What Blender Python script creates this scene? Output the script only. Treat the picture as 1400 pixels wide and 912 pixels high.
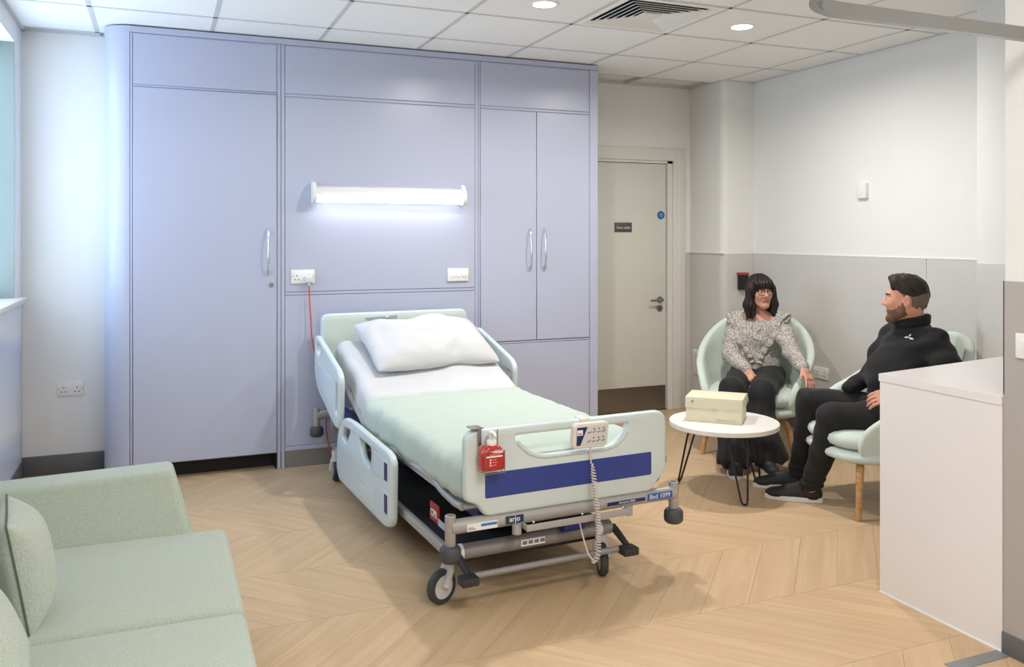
import bpy, bmesh, math, random
import numpy as np
from mathutils import Vector, Matrix, noise as mnoise

# ------------------------------------------------------------------ scene, camera, world, exposure
for o in list(bpy.data.objects): bpy.data.objects.remove(o)
SC = bpy.context.scene
COL = SC.collection
random.seed(7); RNG = np.random.default_rng(7)
F_PX = 1163.0; HOR = 322.0; CAM_H = 1.45
YAW = math.atan((700-219)/F_PX)
cam = bpy.data.cameras.new('camera'); cam.sensor_width = 36.0; cam.sensor_fit = 'HORIZONTAL'
cam.lens = F_PX/1400*36.0
cam.shift_x = 0.0; cam.shift_y = -(456-HOR)/1400.0
cam.clip_start = 0.05
camo = bpy.data.objects.new('camera', cam); COL.objects.link(camo)
camo.location = (0, 0, CAM_H); camo.rotation_euler = (math.pi/2, 0, -YAW)
SC.camera = camo
SC.view_settings.view_transform = 'Standard'
SC.view_settings.look = 'None'
SC.view_settings.gamma = 1.0
SC.view_settings.use_curve_mapping = False
SC.view_settings.exposure = 0.26
W = bpy.data.worlds.new('world'); SC.world = W; W.use_nodes = True
W.node_tree.nodes['Background'].inputs[0].default_value = (0.75, 0.86, 1.0, 1)
W.node_tree.nodes['Background'].inputs[1].default_value = 0.6
DOWNLIGHT_W = 21.0        # each recessed ceiling lamp
WINDOW_EMIT = 3.5         # daylight through the frosted window panes
BEDLAMP_EMIT = 11.0
FILL_PANEL_W = 30.0            # each added, unseen fill panel over the near half of the room
HC = 2.685                # ceiling height

# ------------------------------------------------------------------ materials
def srgb(r, g, b):
    f = lambda c: (c/12.92 if c <= .04045 else ((c+.055)/1.055)**2.4)
    return (f(r/255), f(g/255), f(b/255), 1.0)
MATS = {}
def mat(name, col, rough=.5, metal=0.0, spec=.5, var=0.0, vscale=8.0, bump=0.0, bscale=60.0, emit=None, estr=0.0, sheen=0.0, coat=0.0, sub=0.0):
    if name in MATS: return MATS[name]
    m = bpy.data.materials.new(name); m.use_nodes = True
    nt = m.node_tree; b = nt.nodes['Principled BSDF']
    b.inputs['Base Color'].default_value = col
    b.inputs['Roughness'].default_value = rough
    b.inputs['Metallic'].default_value = metal
    b.inputs['Specular IOR Level'].default_value = spec
    b.inputs['Coat Weight'].default_value = coat
    if sheen: b.inputs['Sheen Weight'].default_value = sheen
    if sub:
        b.inputs['Subsurface Weight'].default_value = sub
        b.inputs['Subsurface Radius'].default_value = (.012, .005, .003)
    tc = nt.nodes.new('ShaderNodeTexCoord')
    n = nt.nodes.new('ShaderNodeTexNoise'); n.inputs['Scale'].default_value = vscale; n.inputs['Detail'].default_value = 4
    nt.links.new(tc.outputs['Object'], n.inputs['Vector'])
    mx = nt.nodes.new('ShaderNodeMixRGB'); mx.blend_type = 'MULTIPLY'; mx.inputs[0].default_value = 1.0
    mx.inputs[1].default_value = col
    cr = nt.nodes.new('ShaderNodeMapRange'); cr.inputs[1].default_value = .25; cr.inputs[2].default_value = .75
    v = var if var else .015
    cr.inputs[3].default_value = 1-v; cr.inputs[4].default_value = 1+v
    nt.links.new(n.outputs[0], cr.inputs[0]); nt.links.new(cr.outputs[0], mx.inputs[2])
    nt.links.new(mx.outputs[0], b.inputs['Base Color'])
    if bump:
        n2 = nt.nodes.new('ShaderNodeTexNoise'); n2.inputs['Scale'].default_value = bscale; n2.inputs['Detail'].default_value = 3
        nt.links.new(tc.outputs['Object'], n2.inputs['Vector'])
        bp = nt.nodes.new('ShaderNodeBump'); bp.inputs['Strength'].default_value = bump; bp.inputs['Distance'].default_value = .004
        nt.links.new(n2.outputs[0], bp.inputs['Height']); nt.links.new(bp.outputs[0], b.inputs['Normal'])
    if emit:
        b.inputs['Emission Color'].default_value = emit; b.inputs['Emission Strength'].default_value = estr
    MATS[name] = m; return m

def wood_mat(name, c1, c2, scale=1.0, rough=.45, rnd=.10):
    m = bpy.data.materials.new(name); m.use_nodes = True; nt = m.node_tree; b = nt.nodes['Principled BSDF']
    b.inputs['Roughness'].default_value = rough; b.inputs['Specular IOR Level'].default_value = .35
    tc = nt.nodes.new('ShaderNodeTexCoord'); mp = nt.nodes.new('ShaderNodeMapping')
    mp.inputs['Scale'].default_value = (1.6*scale, 22*scale, 22*scale)
    oi = nt.nodes.new('ShaderNodeObjectInfo')
    ad = nt.nodes.new('ShaderNodeVectorMath'); ad.operation = 'ADD'
    sc = nt.nodes.new('ShaderNodeVectorMath'); sc.operation = 'SCALE'; sc.inputs[3].default_value = 40.0
    cb = nt.nodes.new('ShaderNodeCombineXYZ')
    nt.links.new(oi.outputs['Random'], cb.inputs[0]); nt.links.new(oi.outputs['Random'], cb.inputs[1])
    nt.links.new(cb.outputs[0], sc.inputs[0])
    nt.links.new(tc.outputs['Object'], mp.inputs[0]); nt.links.new(mp.outputs[0], ad.inputs[0]); nt.links.new(sc.outputs[0], ad.inputs[1])
    n = nt.nodes.new('ShaderNodeTexNoise'); n.inputs['Scale'].default_value = 1.0; n.inputs['Detail'].default_value = 6; n.inputs['Distortion'].default_value = .6
    nt.links.new(ad.outputs[0], n.inputs['Vector'])
    r = nt.nodes.new('ShaderNodeValToRGB'); r.color_ramp.elements[0].position = .36; r.color_ramp.elements[1].position = .64
    r.color_ramp.elements[0].color = c2; r.color_ramp.elements[1].color = c1
    nt.links.new(n.outputs[0], r.inputs[0])
    mr = nt.nodes.new('ShaderNodeMapRange'); mr.inputs[3].default_value = 1-rnd; mr.inputs[4].default_value = 1+rnd*.6
    nt.links.new(oi.outputs['Random'], mr.inputs[0])
    mx = nt.nodes.new('ShaderNodeMixRGB'); mx.blend_type = 'MULTIPLY'; mx.inputs[0].default_value = 1
    nt.links.new(r.outputs[0], mx.inputs[1]); nt.links.new(mr.outputs[0], mx.inputs[2])
    nt.links.new(mx.outputs[0], b.inputs['Base Color'])
    MATS[name] = m; return m

def weave_mat(name, col, scale=260.0, amt=.12, bump=.35, rough=.9, sheen=.2):
    m = bpy.data.materials.new(name); m.use_nodes = True; nt = m.node_tree; b = nt.nodes['Principled BSDF']
    b.inputs['Roughness'].default_value = rough; b.inputs['Specular IOR Level'].default_value = .15
    b.inputs['Sheen Weight'].default_value = sheen
    tc = nt.nodes.new('ShaderNodeTexCoord')
    ns = []
    for s in ((scale*.25, scale, scale*.35), (scale, scale*.25, scale*.35), (scale*.35, scale*.4, scale*.25)):
        mp = nt.nodes.new('ShaderNodeMapping'); mp.inputs['Scale'].default_value = s
        nt.links.new(tc.outputs['Object'], mp.inputs[0])
        n = nt.nodes.new('ShaderNodeTexNoise'); n.inputs['Scale'].default_value = 1.0; n.inputs['Detail'].default_value = 2
        nt.links.new(mp.outputs[0], n.inputs['Vector']); ns.append(n)
    a1 = nt.nodes.new('ShaderNodeMath'); a1.operation = 'ADD'; nt.links.new(ns[0].outputs[0], a1.inputs[0]); nt.links.new(ns[1].outputs[0], a1.inputs[1])
    a2 = nt.nodes.new('ShaderNodeMath'); a2.operation = 'ADD'; nt.links.new(a1.outputs[0], a2.inputs[0]); nt.links.new(ns[2].outputs[0], a2.inputs[1])
    mr = nt.nodes.new('ShaderNodeMapRange'); mr.inputs[1].default_value = 1.1; mr.inputs[2].default_value = 1.9
    mr.inputs[3].default_value = 1-amt; mr.inputs[4].default_value = 1+amt
    nt.links.new(a2.outputs[0], mr.inputs[0])
    mx = nt.nodes.new('ShaderNodeMixRGB'); mx.blend_type = 'MULTIPLY'; mx.inputs[0].default_value = 1; mx.inputs[1].default_value = col
    nt.links.new(mr.outputs[0], mx.inputs[2]); nt.links.new(mx.outputs[0], b.inputs['Base Color'])
    bp = nt.nodes.new('ShaderNodeBump'); bp.inputs['Strength'].default_value = bump; bp.inputs['Distance'].default_value = .002
    nt.links.new(a2.outputs[0], bp.inputs['Height']); nt.links.new(bp.outputs[0], b.inputs['Normal'])
    MATS[name] = m; return m

def blend_mat(name, cols, kind, scale, rough=.6):
    """printed pattern: 'speckle' (small two-tone floral) or 'waves' (soft blue landscape film)"""
    m = bpy.data.materials.new(name); m.use_nodes = True; nt = m.node_tree; b = nt.nodes['Principled BSDF']
    b.inputs['Roughness'].default_value = rough; b.inputs['Specular IOR Level'].default_value = .25
    tc = nt.nodes.new('ShaderNodeTexCoord')
    r = nt.nodes.new('ShaderNodeValToRGB')
    while len(r.color_ramp.elements) < len(cols): r.color_ramp.elements.new(.5)
    for i, (p, c) in enumerate(cols):
        r.color_ramp.elements[i].position = p; r.color_ramp.elements[i].color = c
    if kind == 'speckle':
        n = nt.nodes.new('ShaderNodeTexNoise'); n.inputs['Scale'].default_value = scale; n.inputs['Detail'].default_value = 2.5; n.inputs['Distortion'].default_value = 1.0
        nt.links.new(tc.outputs['Object'], n.inputs['Vector']); nt.links.new(n.outputs[0], r.inputs[0])
    else:
        mp = nt.nodes.new('ShaderNodeMapping'); mp.inputs['Rotation'].default_value = (math.radians(8), 0, 0)
        nt.links.new(tc.outputs['Object'], mp.inputs[0])
        n = nt.nodes.new('ShaderNodeTexWave'); n.wave_type = 'BANDS'; n.bands_direction = 'Z'; n.wave_profile = 'SAW'
        n.inputs['Scale'].default_value = scale; n.inputs['Distortion'].default_value = 2.5; n.inputs['Detail'].default_value = 1.0; n.inputs['Detail Scale'].default_value = .6
        nt.links.new(mp.outputs[0], n.inputs['Vector']); nt.links.new(n.outputs[1], r.inputs[0])
    nt.links.new(r.outputs[0], b.inputs['Base Color'])
    MATS[name] = m; return m

M = {}
M['wall'] = mat('wall_paint', srgb(234, 234, 231), .75, var=.01)
M['dado'] = mat('dado_cladding', srgb(206, 204, 200), .42, var=.01)
M['ceil_tile'] = mat('ceiling_tile', srgb(246, 246, 244), .9, var=.015, vscale=60, bump=.25, bscale=260)
M['ceil_grid'] = mat('ceiling_grid', srgb(206, 206, 204), .5)
M['skirt'] = mat('skirting_grey', srgb(104, 104, 106), .5)
M['lav'] = mat('lavender_laminate', srgb(181, 186, 208), .30, var=.008, vscale=3)
M['lav_dark'] = mat('lavender_groove', srgb(160, 164, 186), .6)
M['plinth_black'] = mat('plinth_black', srgb(22, 20, 22), .7)
M['door'] = mat('door_laminate', srgb(216, 215, 206), .5, var=.01)
M['doorframe'] = mat('door_frame_paint', srgb(224, 223, 217), .45)
M['steel'] = mat('brushed_steel', srgb(150, 146, 140), .32, 1.0, bump=.05, bscale=200)
M['chrome'] = mat('chrome', srgb(225, 228, 232), .08, 1.0)
M['rail_metal'] = mat('satin_rail', srgb(158, 158, 158), .24, 1.0)
M['white_plastic'] = mat('white_plastic', srgb(236, 236, 234), .3)
M['white_counter'] = mat('counter_white', srgb(234, 230, 230), .3, var=.006)
M['black'] = mat('black_gap', srgb(12, 12, 13), .8)
M['dark_rubber'] = mat('dark_rubber', srgb(70, 71, 76), .55)
M['tyre'] = mat('tyre_grey', srgb(58, 60, 62), .6)
M['bed_grey'] = mat('bed_frame_grey', srgb(172, 170, 170), .42, .25)
M['bed_grey2'] = mat('bed_lower_grey', srgb(150, 148, 150), .42, .3)
M['bed_dark'] = mat('bed_underframe_dark', srgb(46, 47, 52), .6)
M['bed_plastic'] = mat('bed_panel_plastic', srgb(204, 217, 219), .32, var=.008)
M['bed_plastic2'] = mat('bed_panel_inset', srgb(206, 216, 224), .4)
M['blue_strip'] = mat('blue_strip', srgb(44, 62, 140), .4)
M['navy'] = mat('navy_label', srgb(32, 40, 92), .4)
M['bed_label_blue'] = mat('bed_number_blue', srgb(44, 92, 168), .4)
M['print_white'] = mat('print_white', srgb(232, 234, 236), .5)
M['print_grey'] = mat('print_grey', srgb(120, 120, 118), .6)
M['print_lightblue'] = mat('print_lightblue', srgb(120, 176, 224), .6)
M['print_dark'] = mat('print_dark', srgb(44, 42, 56), .6)
M['mid_blue'] = mat('print_mid_blue', srgb(52, 116, 190), .5)
M['bottle_red'] = mat('bottle_red', srgb(190, 40, 36), .25, coat=.3)
M['tag_red'] = mat('release_tag_red', srgb(150, 34, 34), .5)
M['sheet'] = mat('white_cotton', srgb(203, 204, 207), .85, bump=.35, bscale=16, sheen=.1)
M['green_sheet'] = mat('pale_green_cotton', srgb(184, 197, 186), .85, bump=.12, bscale=30, sheen=.1)
M['sofa'] = weave_mat('sofa_weave', srgb(178, 188, 176), 900.0, .20, .5)
M['cushion'] = weave_mat('cushion_weave', srgb(184, 193, 183), 800.0, .20, .5)
M['mint'] = weave_mat('mint_upholstery', srgb(200, 211, 203), 300.0, .04, .15)
M['piping'] = mat('dark_seam', srgb(92, 104, 96), .8)
M['oak'] = wood_mat('oak_plank', srgb(203, 175, 141), srgb(192, 163, 127), 1.0, .42, .035)
M['floor_base'] = mat('floor_joint', srgb(184, 154, 119), .6)
M['beech'] = wood_mat('beech_leg', srgb(206, 160, 112), srgb(184, 136, 92), 2.0, .4, .05)
M['table_top'] = mat('table_laminate', srgb(228, 224, 220), .4, var=.03, vscale=14)
M['black_metal'] = mat('black_metal', srgb(20, 20, 20), .45)
M['box_card'] = mat('cream_card', srgb(218, 212, 184), .55)
M['box_print'] = mat('cream_card_print', srgb(196, 190, 152), .6)
M['orange_cable'] = mat('orange_cable', srgb(214, 76, 60), .5)
M['skin_f'] = mat('skin_light', srgb(205, 150, 128), .55, var=.04, vscale=20, sub=.12)
M['skin_m'] = mat('skin_fair', srgb(208, 150, 124), .55, var=.04, vscale=20, sub=.12)
M['lips'] = mat('lips', srgb(170, 100, 92), .5)
M['hair_f'] = mat('hair_dark_brown', srgb(30, 19, 18), .45, spec=.35, var=.35, vscale=40, bump=.6, bscale=90)
M['hair_m'] = mat('hair_brown', srgb(36, 27, 23), .55, spec=.35, var=.35, vscale=60, bump=.6, bscale=160)
M['fade_m'] = mat('hair_fade', srgb(112, 92, 80), .65, var=.2, vscale=120)
M['beard'] = mat('beard_brown', srgb(104, 74, 54), .7, var=.3, vscale=120, bump=.5, bscale=260)
M['eye_white'] = mat('eye_white', srgb(225, 222, 216), .2)
M['iris'] = mat('iris', srgb(40, 30, 24), .2)
M['blouse'] = blend_mat('speckled_blouse', [(.38, srgb(112, 106, 100)), (.50, srgb(162, 155, 148)), (.62, srgb(206, 200, 192))], 'speckle', 130.0, .8)
M['black_cloth'] = mat('black_trouser_cloth', srgb(17, 16, 17), .85, sheen=.04, bump=.15, bscale=40)
M['black_fleece'] = mat('black_fleece', srgb(16, 16, 18), .9, sheen=.05, bump=.2, bscale=60)
M['shoe_black'] = mat('shoe_black', srgb(24, 24, 26), .6, bump=.2, bscale=200)
M['sole_white'] = mat('sole_white', srgb(222, 220, 216), .5)
M['film'] = blend_mat('landscape_film', [(0.0, srgb(226, 231, 240)), (.45, srgb(208, 219, 236)), (.8, srgb(192, 208, 232)), (1.0, srgb(232, 236, 243))], 'waves', .55, .3)
M['pane'] = mat('frosted_pane', srgb(230, 238, 245), .4, emit=(.60, .78, 1.0, 1), estr=WINDOW_EMIT)
M['lamp_glow'] = mat('lamp_diffuser', srgb(245, 245, 245), .4, emit=(.95, .97, 1.0, 1), estr=BEDLAMP_EMIT)
M['down_glow'] = mat('downlight_diffuser', srgb(245, 245, 245), .4, emit=(1.0, .96, .90, 1), estr=12.0)
M['reveal'] = mat('window_reveal', srgb(132, 144, 141), .35)
M['glass'] = mat('spectacle_lens', srgb(230, 230, 230), .05)
_g = M['glass'].node_tree.nodes['Principled BSDF']; _g.inputs['Transmission Weight'].default_value = 1.0; _g.inputs['IOR'].default_value = 1.02

# ------------------------------------------------------------------ helpers
def link(name, me, m=None, parent=None, loc=None, rot=None):
    o = bpy.data.objects.new(name, me); COL.objects.link(o)
    if m is not None and me is not None and hasattr(me, 'materials') and not me.materials: me.materials.append(m)
    if parent is not None: o.parent = parent
    if loc is not None: o.location = loc
    if rot is not None: o.rotation_euler = rot
    return o
def tag(o, label, cat, group=None):
    o['label'] = label; o['category'] = cat
    if group: o['group'] = group
    return o
def empty(name, loc=(0, 0, 0), rz=0.0, label=None, cat=None, group=None):
    o = bpy.data.objects.new(name, None); COL.objects.link(o); o.empty_display_size = .1
    o.location = loc; o.rotation_euler = (0, 0, rz)
    if label: tag(o, label, cat, group)
    return o
def struct(o):
    o['kind'] = 'structure'; return o
def V(*a): return Vector(a)

class MB:
    """collects shapes into one bmesh"""
    def __init__(s): s.bm = bmesh.new()
    def box(s, lo, hi, bev=0.0, seg=2, mtx=None):
        lo = Vector(lo); hi = Vector(hi); c = (lo+hi)/2; d = hi-lo
        r = bmesh.ops.create_cube(s.bm, size=1.0)
        vs = r['verts']
        bmesh.ops.scale(s.bm, vec=d, verts=vs); bmesh.ops.translate(s.bm, vec=c, verts=vs)
        if bev > 0:
            es = list({e for v in vs for e in v.link_edges})
            rr = bmesh.ops.bevel(s.bm, geom=es, offset=min(bev, min(d)*.49), segments=seg, profile=.5, affect='EDGES')
            vs = list({v for f in rr['faces'] for v in f.verts} | {v for v in vs if v.is_valid})
        if mtx is not None: bmesh.ops.transform(s.bm, matrix=mtx, verts=vs)
        return s
    def cyl(s, p0, p1, r0, r1=None, n=20, caps=True):
        p0 = Vector(p0); p1 = Vector(p1); r1 = r0 if r1 is None else r1
        ax = (p1-p0); L = ax.length
        q = Vector((0, 0, 1)).rotation_difference(ax.normalized())
        mtx = Matrix.Translation((p0+p1)/2) @ q.to_matrix().to_4x4()
        bmesh.ops.create_cone(s.bm, cap_ends=caps, cap_tris=False, segments=n, radius1=r0, radius2=r1, depth=L, matrix=mtx)
        return s
    def sph(s, c, r, u=16, v=10, sc=(1, 1, 1)):
        mtx = Matrix.Translation(Vector(c)) @ Matrix.Diagonal((r*sc[0], r*sc[1], r*sc[2], 1))
        bmesh.ops.create_uvsphere(s.bm, u_segments=u, v_segments=v, radius=1.0, matrix=mtx); return s
    def tube(s, pts, r, n=10, closed=False, caps=True):
        pts = [Vector(p) for p in pts]; N = len(pts)
        rad = r if isinstance(r, (list, tuple)) else [r]*N
        rings = []; prev = None
        for i, p in enumerate(pts):
            if closed: t = pts[(i+1) % N]-pts[i-1]
            else: t = pts[min(i+1, N-1)]-pts[max(i-1, 0)]
            t.normalize()
            if prev is None:
                a = Vector((0, 0, 1)) if abs(t.z) < .9 else Vector((1, 0, 0))
                nrm = t.cross(a).normalized()
            else:
                nrm = (prev - t*prev.dot(t)).normalized()
            prev = nrm; bn = t.cross(nrm)
            rings.append([s.bm.verts.new(p + (nrm*math.cos(2*math.pi*k/n)+bn*math.sin(2*math.pi*k/n))*rad[i]) for k in range(n)])
        rng = range(N) if closed else range(N-1)
        for i in rng:
            a, b = rings[i], rings[(i+1) % N]
            for k in range(n): s.bm.faces.new((a[k], a[(k+1) % n], b[(k+1) % n], b[k]))
        if caps and not closed:
            s.bm.faces.new(list(reversed(rings[0]))); s.bm.faces.new(rings[-1])
        return s
    def lathe(s, prof, c=(0, 0, 0), n=32):
        """prof: list of (r, z) from bottom to top"""
        c = Vector(c); rings = []
        for r, z in prof:
            if r < 1e-6: rings.append([s.bm.verts.new(c+Vector((0, 0, z)))])
            else: rings.append([s.bm.verts.new(c+Vector((r*math.cos(2*math.pi*k/n), r*math.sin(2*math.pi*k/n), z))) for k in range(n)])
        for a, b in zip(rings, rings[1:]):
            for k in range(n):
                k2 = (k+1) % n
                if len(a) == 1 and len(b) == 1: continue
                if len(a) == 1: s.bm.faces.new((a[0], b[k2], b[k]))
                elif len(b) == 1: s.bm.faces.new((a[k], a[k2], b[0]))
                else: s.bm.faces.new((a[k], a[k2], b[k2], b[k]))
        return s
    def prism(s, poly, z0, z1):
        lo = [s.bm.verts.new((x, y, z0)) for x, y in poly]; hi = [s.bm.verts.new((x, y, z1)) for x, y in poly]
        n = len(poly)
        s.bm.faces.new(list(reversed(lo))); s.bm.faces.new(hi)
        for i in range(n): s.bm.faces.new((lo[i], lo[(i+1) % n], hi[(i+1) % n], hi[i]))
        return s
    def xf(s, mtx):
        bmesh.ops.transform(s.bm, matrix=mtx, verts=s.bm.verts); return s
    def mesh(s, name, smooth=None):
        bmesh.ops.recalc_face_normals(s.bm, faces=s.bm.faces)
        me = bpy.data.meshes.new(name)
        s.bm.to_mesh(me); s.bm.free()
        if smooth is not None and len(me.polygons):
            me.polygons.foreach_set('use_smooth', [True]*len(me.polygons))
            if smooth < 180:
                me.set_sharp_from_angle(angle=math.radians(smooth))
        return me
    def build(s, name, m, parent=None, smooth=40, loc=None, rot=None):
        return link(name, s.mesh(name, smooth), m, parent, loc, rot)

def box(name, lo, hi, m, parent=None, bev=0.0, seg=2, loc=None, rot=None):
    return MB().box(lo, hi, bev, seg).build(name, m, parent, 40, loc, rot)

def eval_curve(cu, name):
    t = bpy.data.objects.new('tmp_curve', cu); COL.objects.link(t)
    bpy.context.view_layer.update()
    dg = bpy.context.evaluated_depsgraph_get()
    me = bpy.data.meshes.new_from_object(t.evaluated_get(dg)); me.name = name
    bpy.data.objects.remove(t); bpy.data.curves.remove(cu)
    me.materials.clear()
    return me
def rounded(pts, rad, n=6):
    """round the corners of a closed 2-D polygon; rad number or list"""
    out = []; N = len(pts)
    for i, p in enumerate(pts):
        r = rad[i] if isinstance(rad, (list, tuple)) else rad
        p = Vector(p); a = Vector(pts[i-1]); b = Vector(pts[(i+1) % N])
        if r <= 0: out.append((p.x, p.y)); continue
        da = (a-p); db = (b-p); r = min(r, da.length*.48, db.length*.48)
        A = p+da.normalized()*r; B = p+db.normalized()*r
        for k in range(n+1):
            t = k/n; q = A*(1-t)**2 + p*2*t*(1-t) + B*t*t
            out.append((q.x, q.y))
    return out
def panel(name, loops, thick, bev, m, parent=None, bres=2):
    """flat panel in local XZ (thickness along Y, centred), with holes; loops of (x, z)"""
    cu = bpy.data.curves.new(name, 'CURVE'); cu.dimensions = '2D'; cu.fill_mode = 'BOTH'
    cu.extrude = max(thick/2-bev, 0.0); cu.bevel_depth = bev; cu.bevel_resolution = bres; cu.offset = -bev
    for lp in loops:
        sp = cu.splines.new('POLY'); sp.points.add(len(lp)-1); sp.use_cyclic_u = True
        for q, (x, z) in zip(sp.points, lp): q.co = (x, z, 0, 1)
    me = eval_curve(cu, name)
    me.transform(Matrix.Rotation(math.pi/2, 4, 'X'))
    bm = bmesh.new(); bm.from_mesh(me); bmesh.ops.remove_doubles(bm, verts=bm.verts, dist=1e-5)
    bmesh.ops.recalc_face_normals(bm, faces=bm.faces); bm.to_mesh(me); bm.free()
    me.polygons.foreach_set('use_smooth', [True]*len(me.polygons)); me.set_sharp_from_angle(angle=math.radians(35))
    return link(name, me, m, parent)
def text_mesh(txt, size, depth=.0006, align='CENTER', bold=False):
    cu = bpy.data.curves.new('t', 'FONT'); cu.body = txt; cu.size = size; cu.align_x = align; cu.align_y = 'CENTER'
    cu.extrude = depth; cu.resolution_u = 2
    if bold: cu.offset = size*.012
    me = eval_curve(cu, 'lettering')
    return me
def text_xz(name, txt, size, m, parent, loc, rot=(0, 0, 0), depth=.0006, align='CENTER', bold=False):
    """lettering upright in XZ, read from -Y, then rotated by rot"""
    me = text_mesh(txt, size, depth, align, bold); me.transform(Matrix.Rotation(math.pi/2, 4, 'X'))
    return link(name, me, m, parent, loc, rot)

def grid_mesh(name, P, smooth=True, closed_u=False):
    """P: array (nu, nv, 3)"""
    nu, nv = P.shape[:2]
    verts = P.reshape(-1, 3).tolist(); faces = []
    for i in range(nu if closed_u else nu-1):
        for j in range(nv-1):
            a = i*nv+j; b = ((i+1) % nu)*nv+j
            faces.append((a, b, b+1, a+1))
    me = bpy.data.meshes.new(name); me.from_pydata(verts, [], faces)
    if smooth: me.polygons.foreach_set('use_smooth', [True]*len(me.polygons))
    return me
def fix_normals(me):
    bm = bmesh.new(); bm.from_mesh(me); bmesh.ops.recalc_face_normals(bm, faces=bm.faces); bm.to_mesh(me); bm.free(); return me
def solid(o, t, offset=-1):
    md = o.modifiers.new('thickness', 'SOLIDIFY'); md.thickness = t; md.offset = offset; return o
def subd(o, n=2):
    md = o.modifiers.new('smooth', 'SUBSURF'); md.levels = n; md.render_levels = n; return o
def nz(x, y, z=0.0): return mnoise.noise(Vector((x, y, z)))

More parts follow.
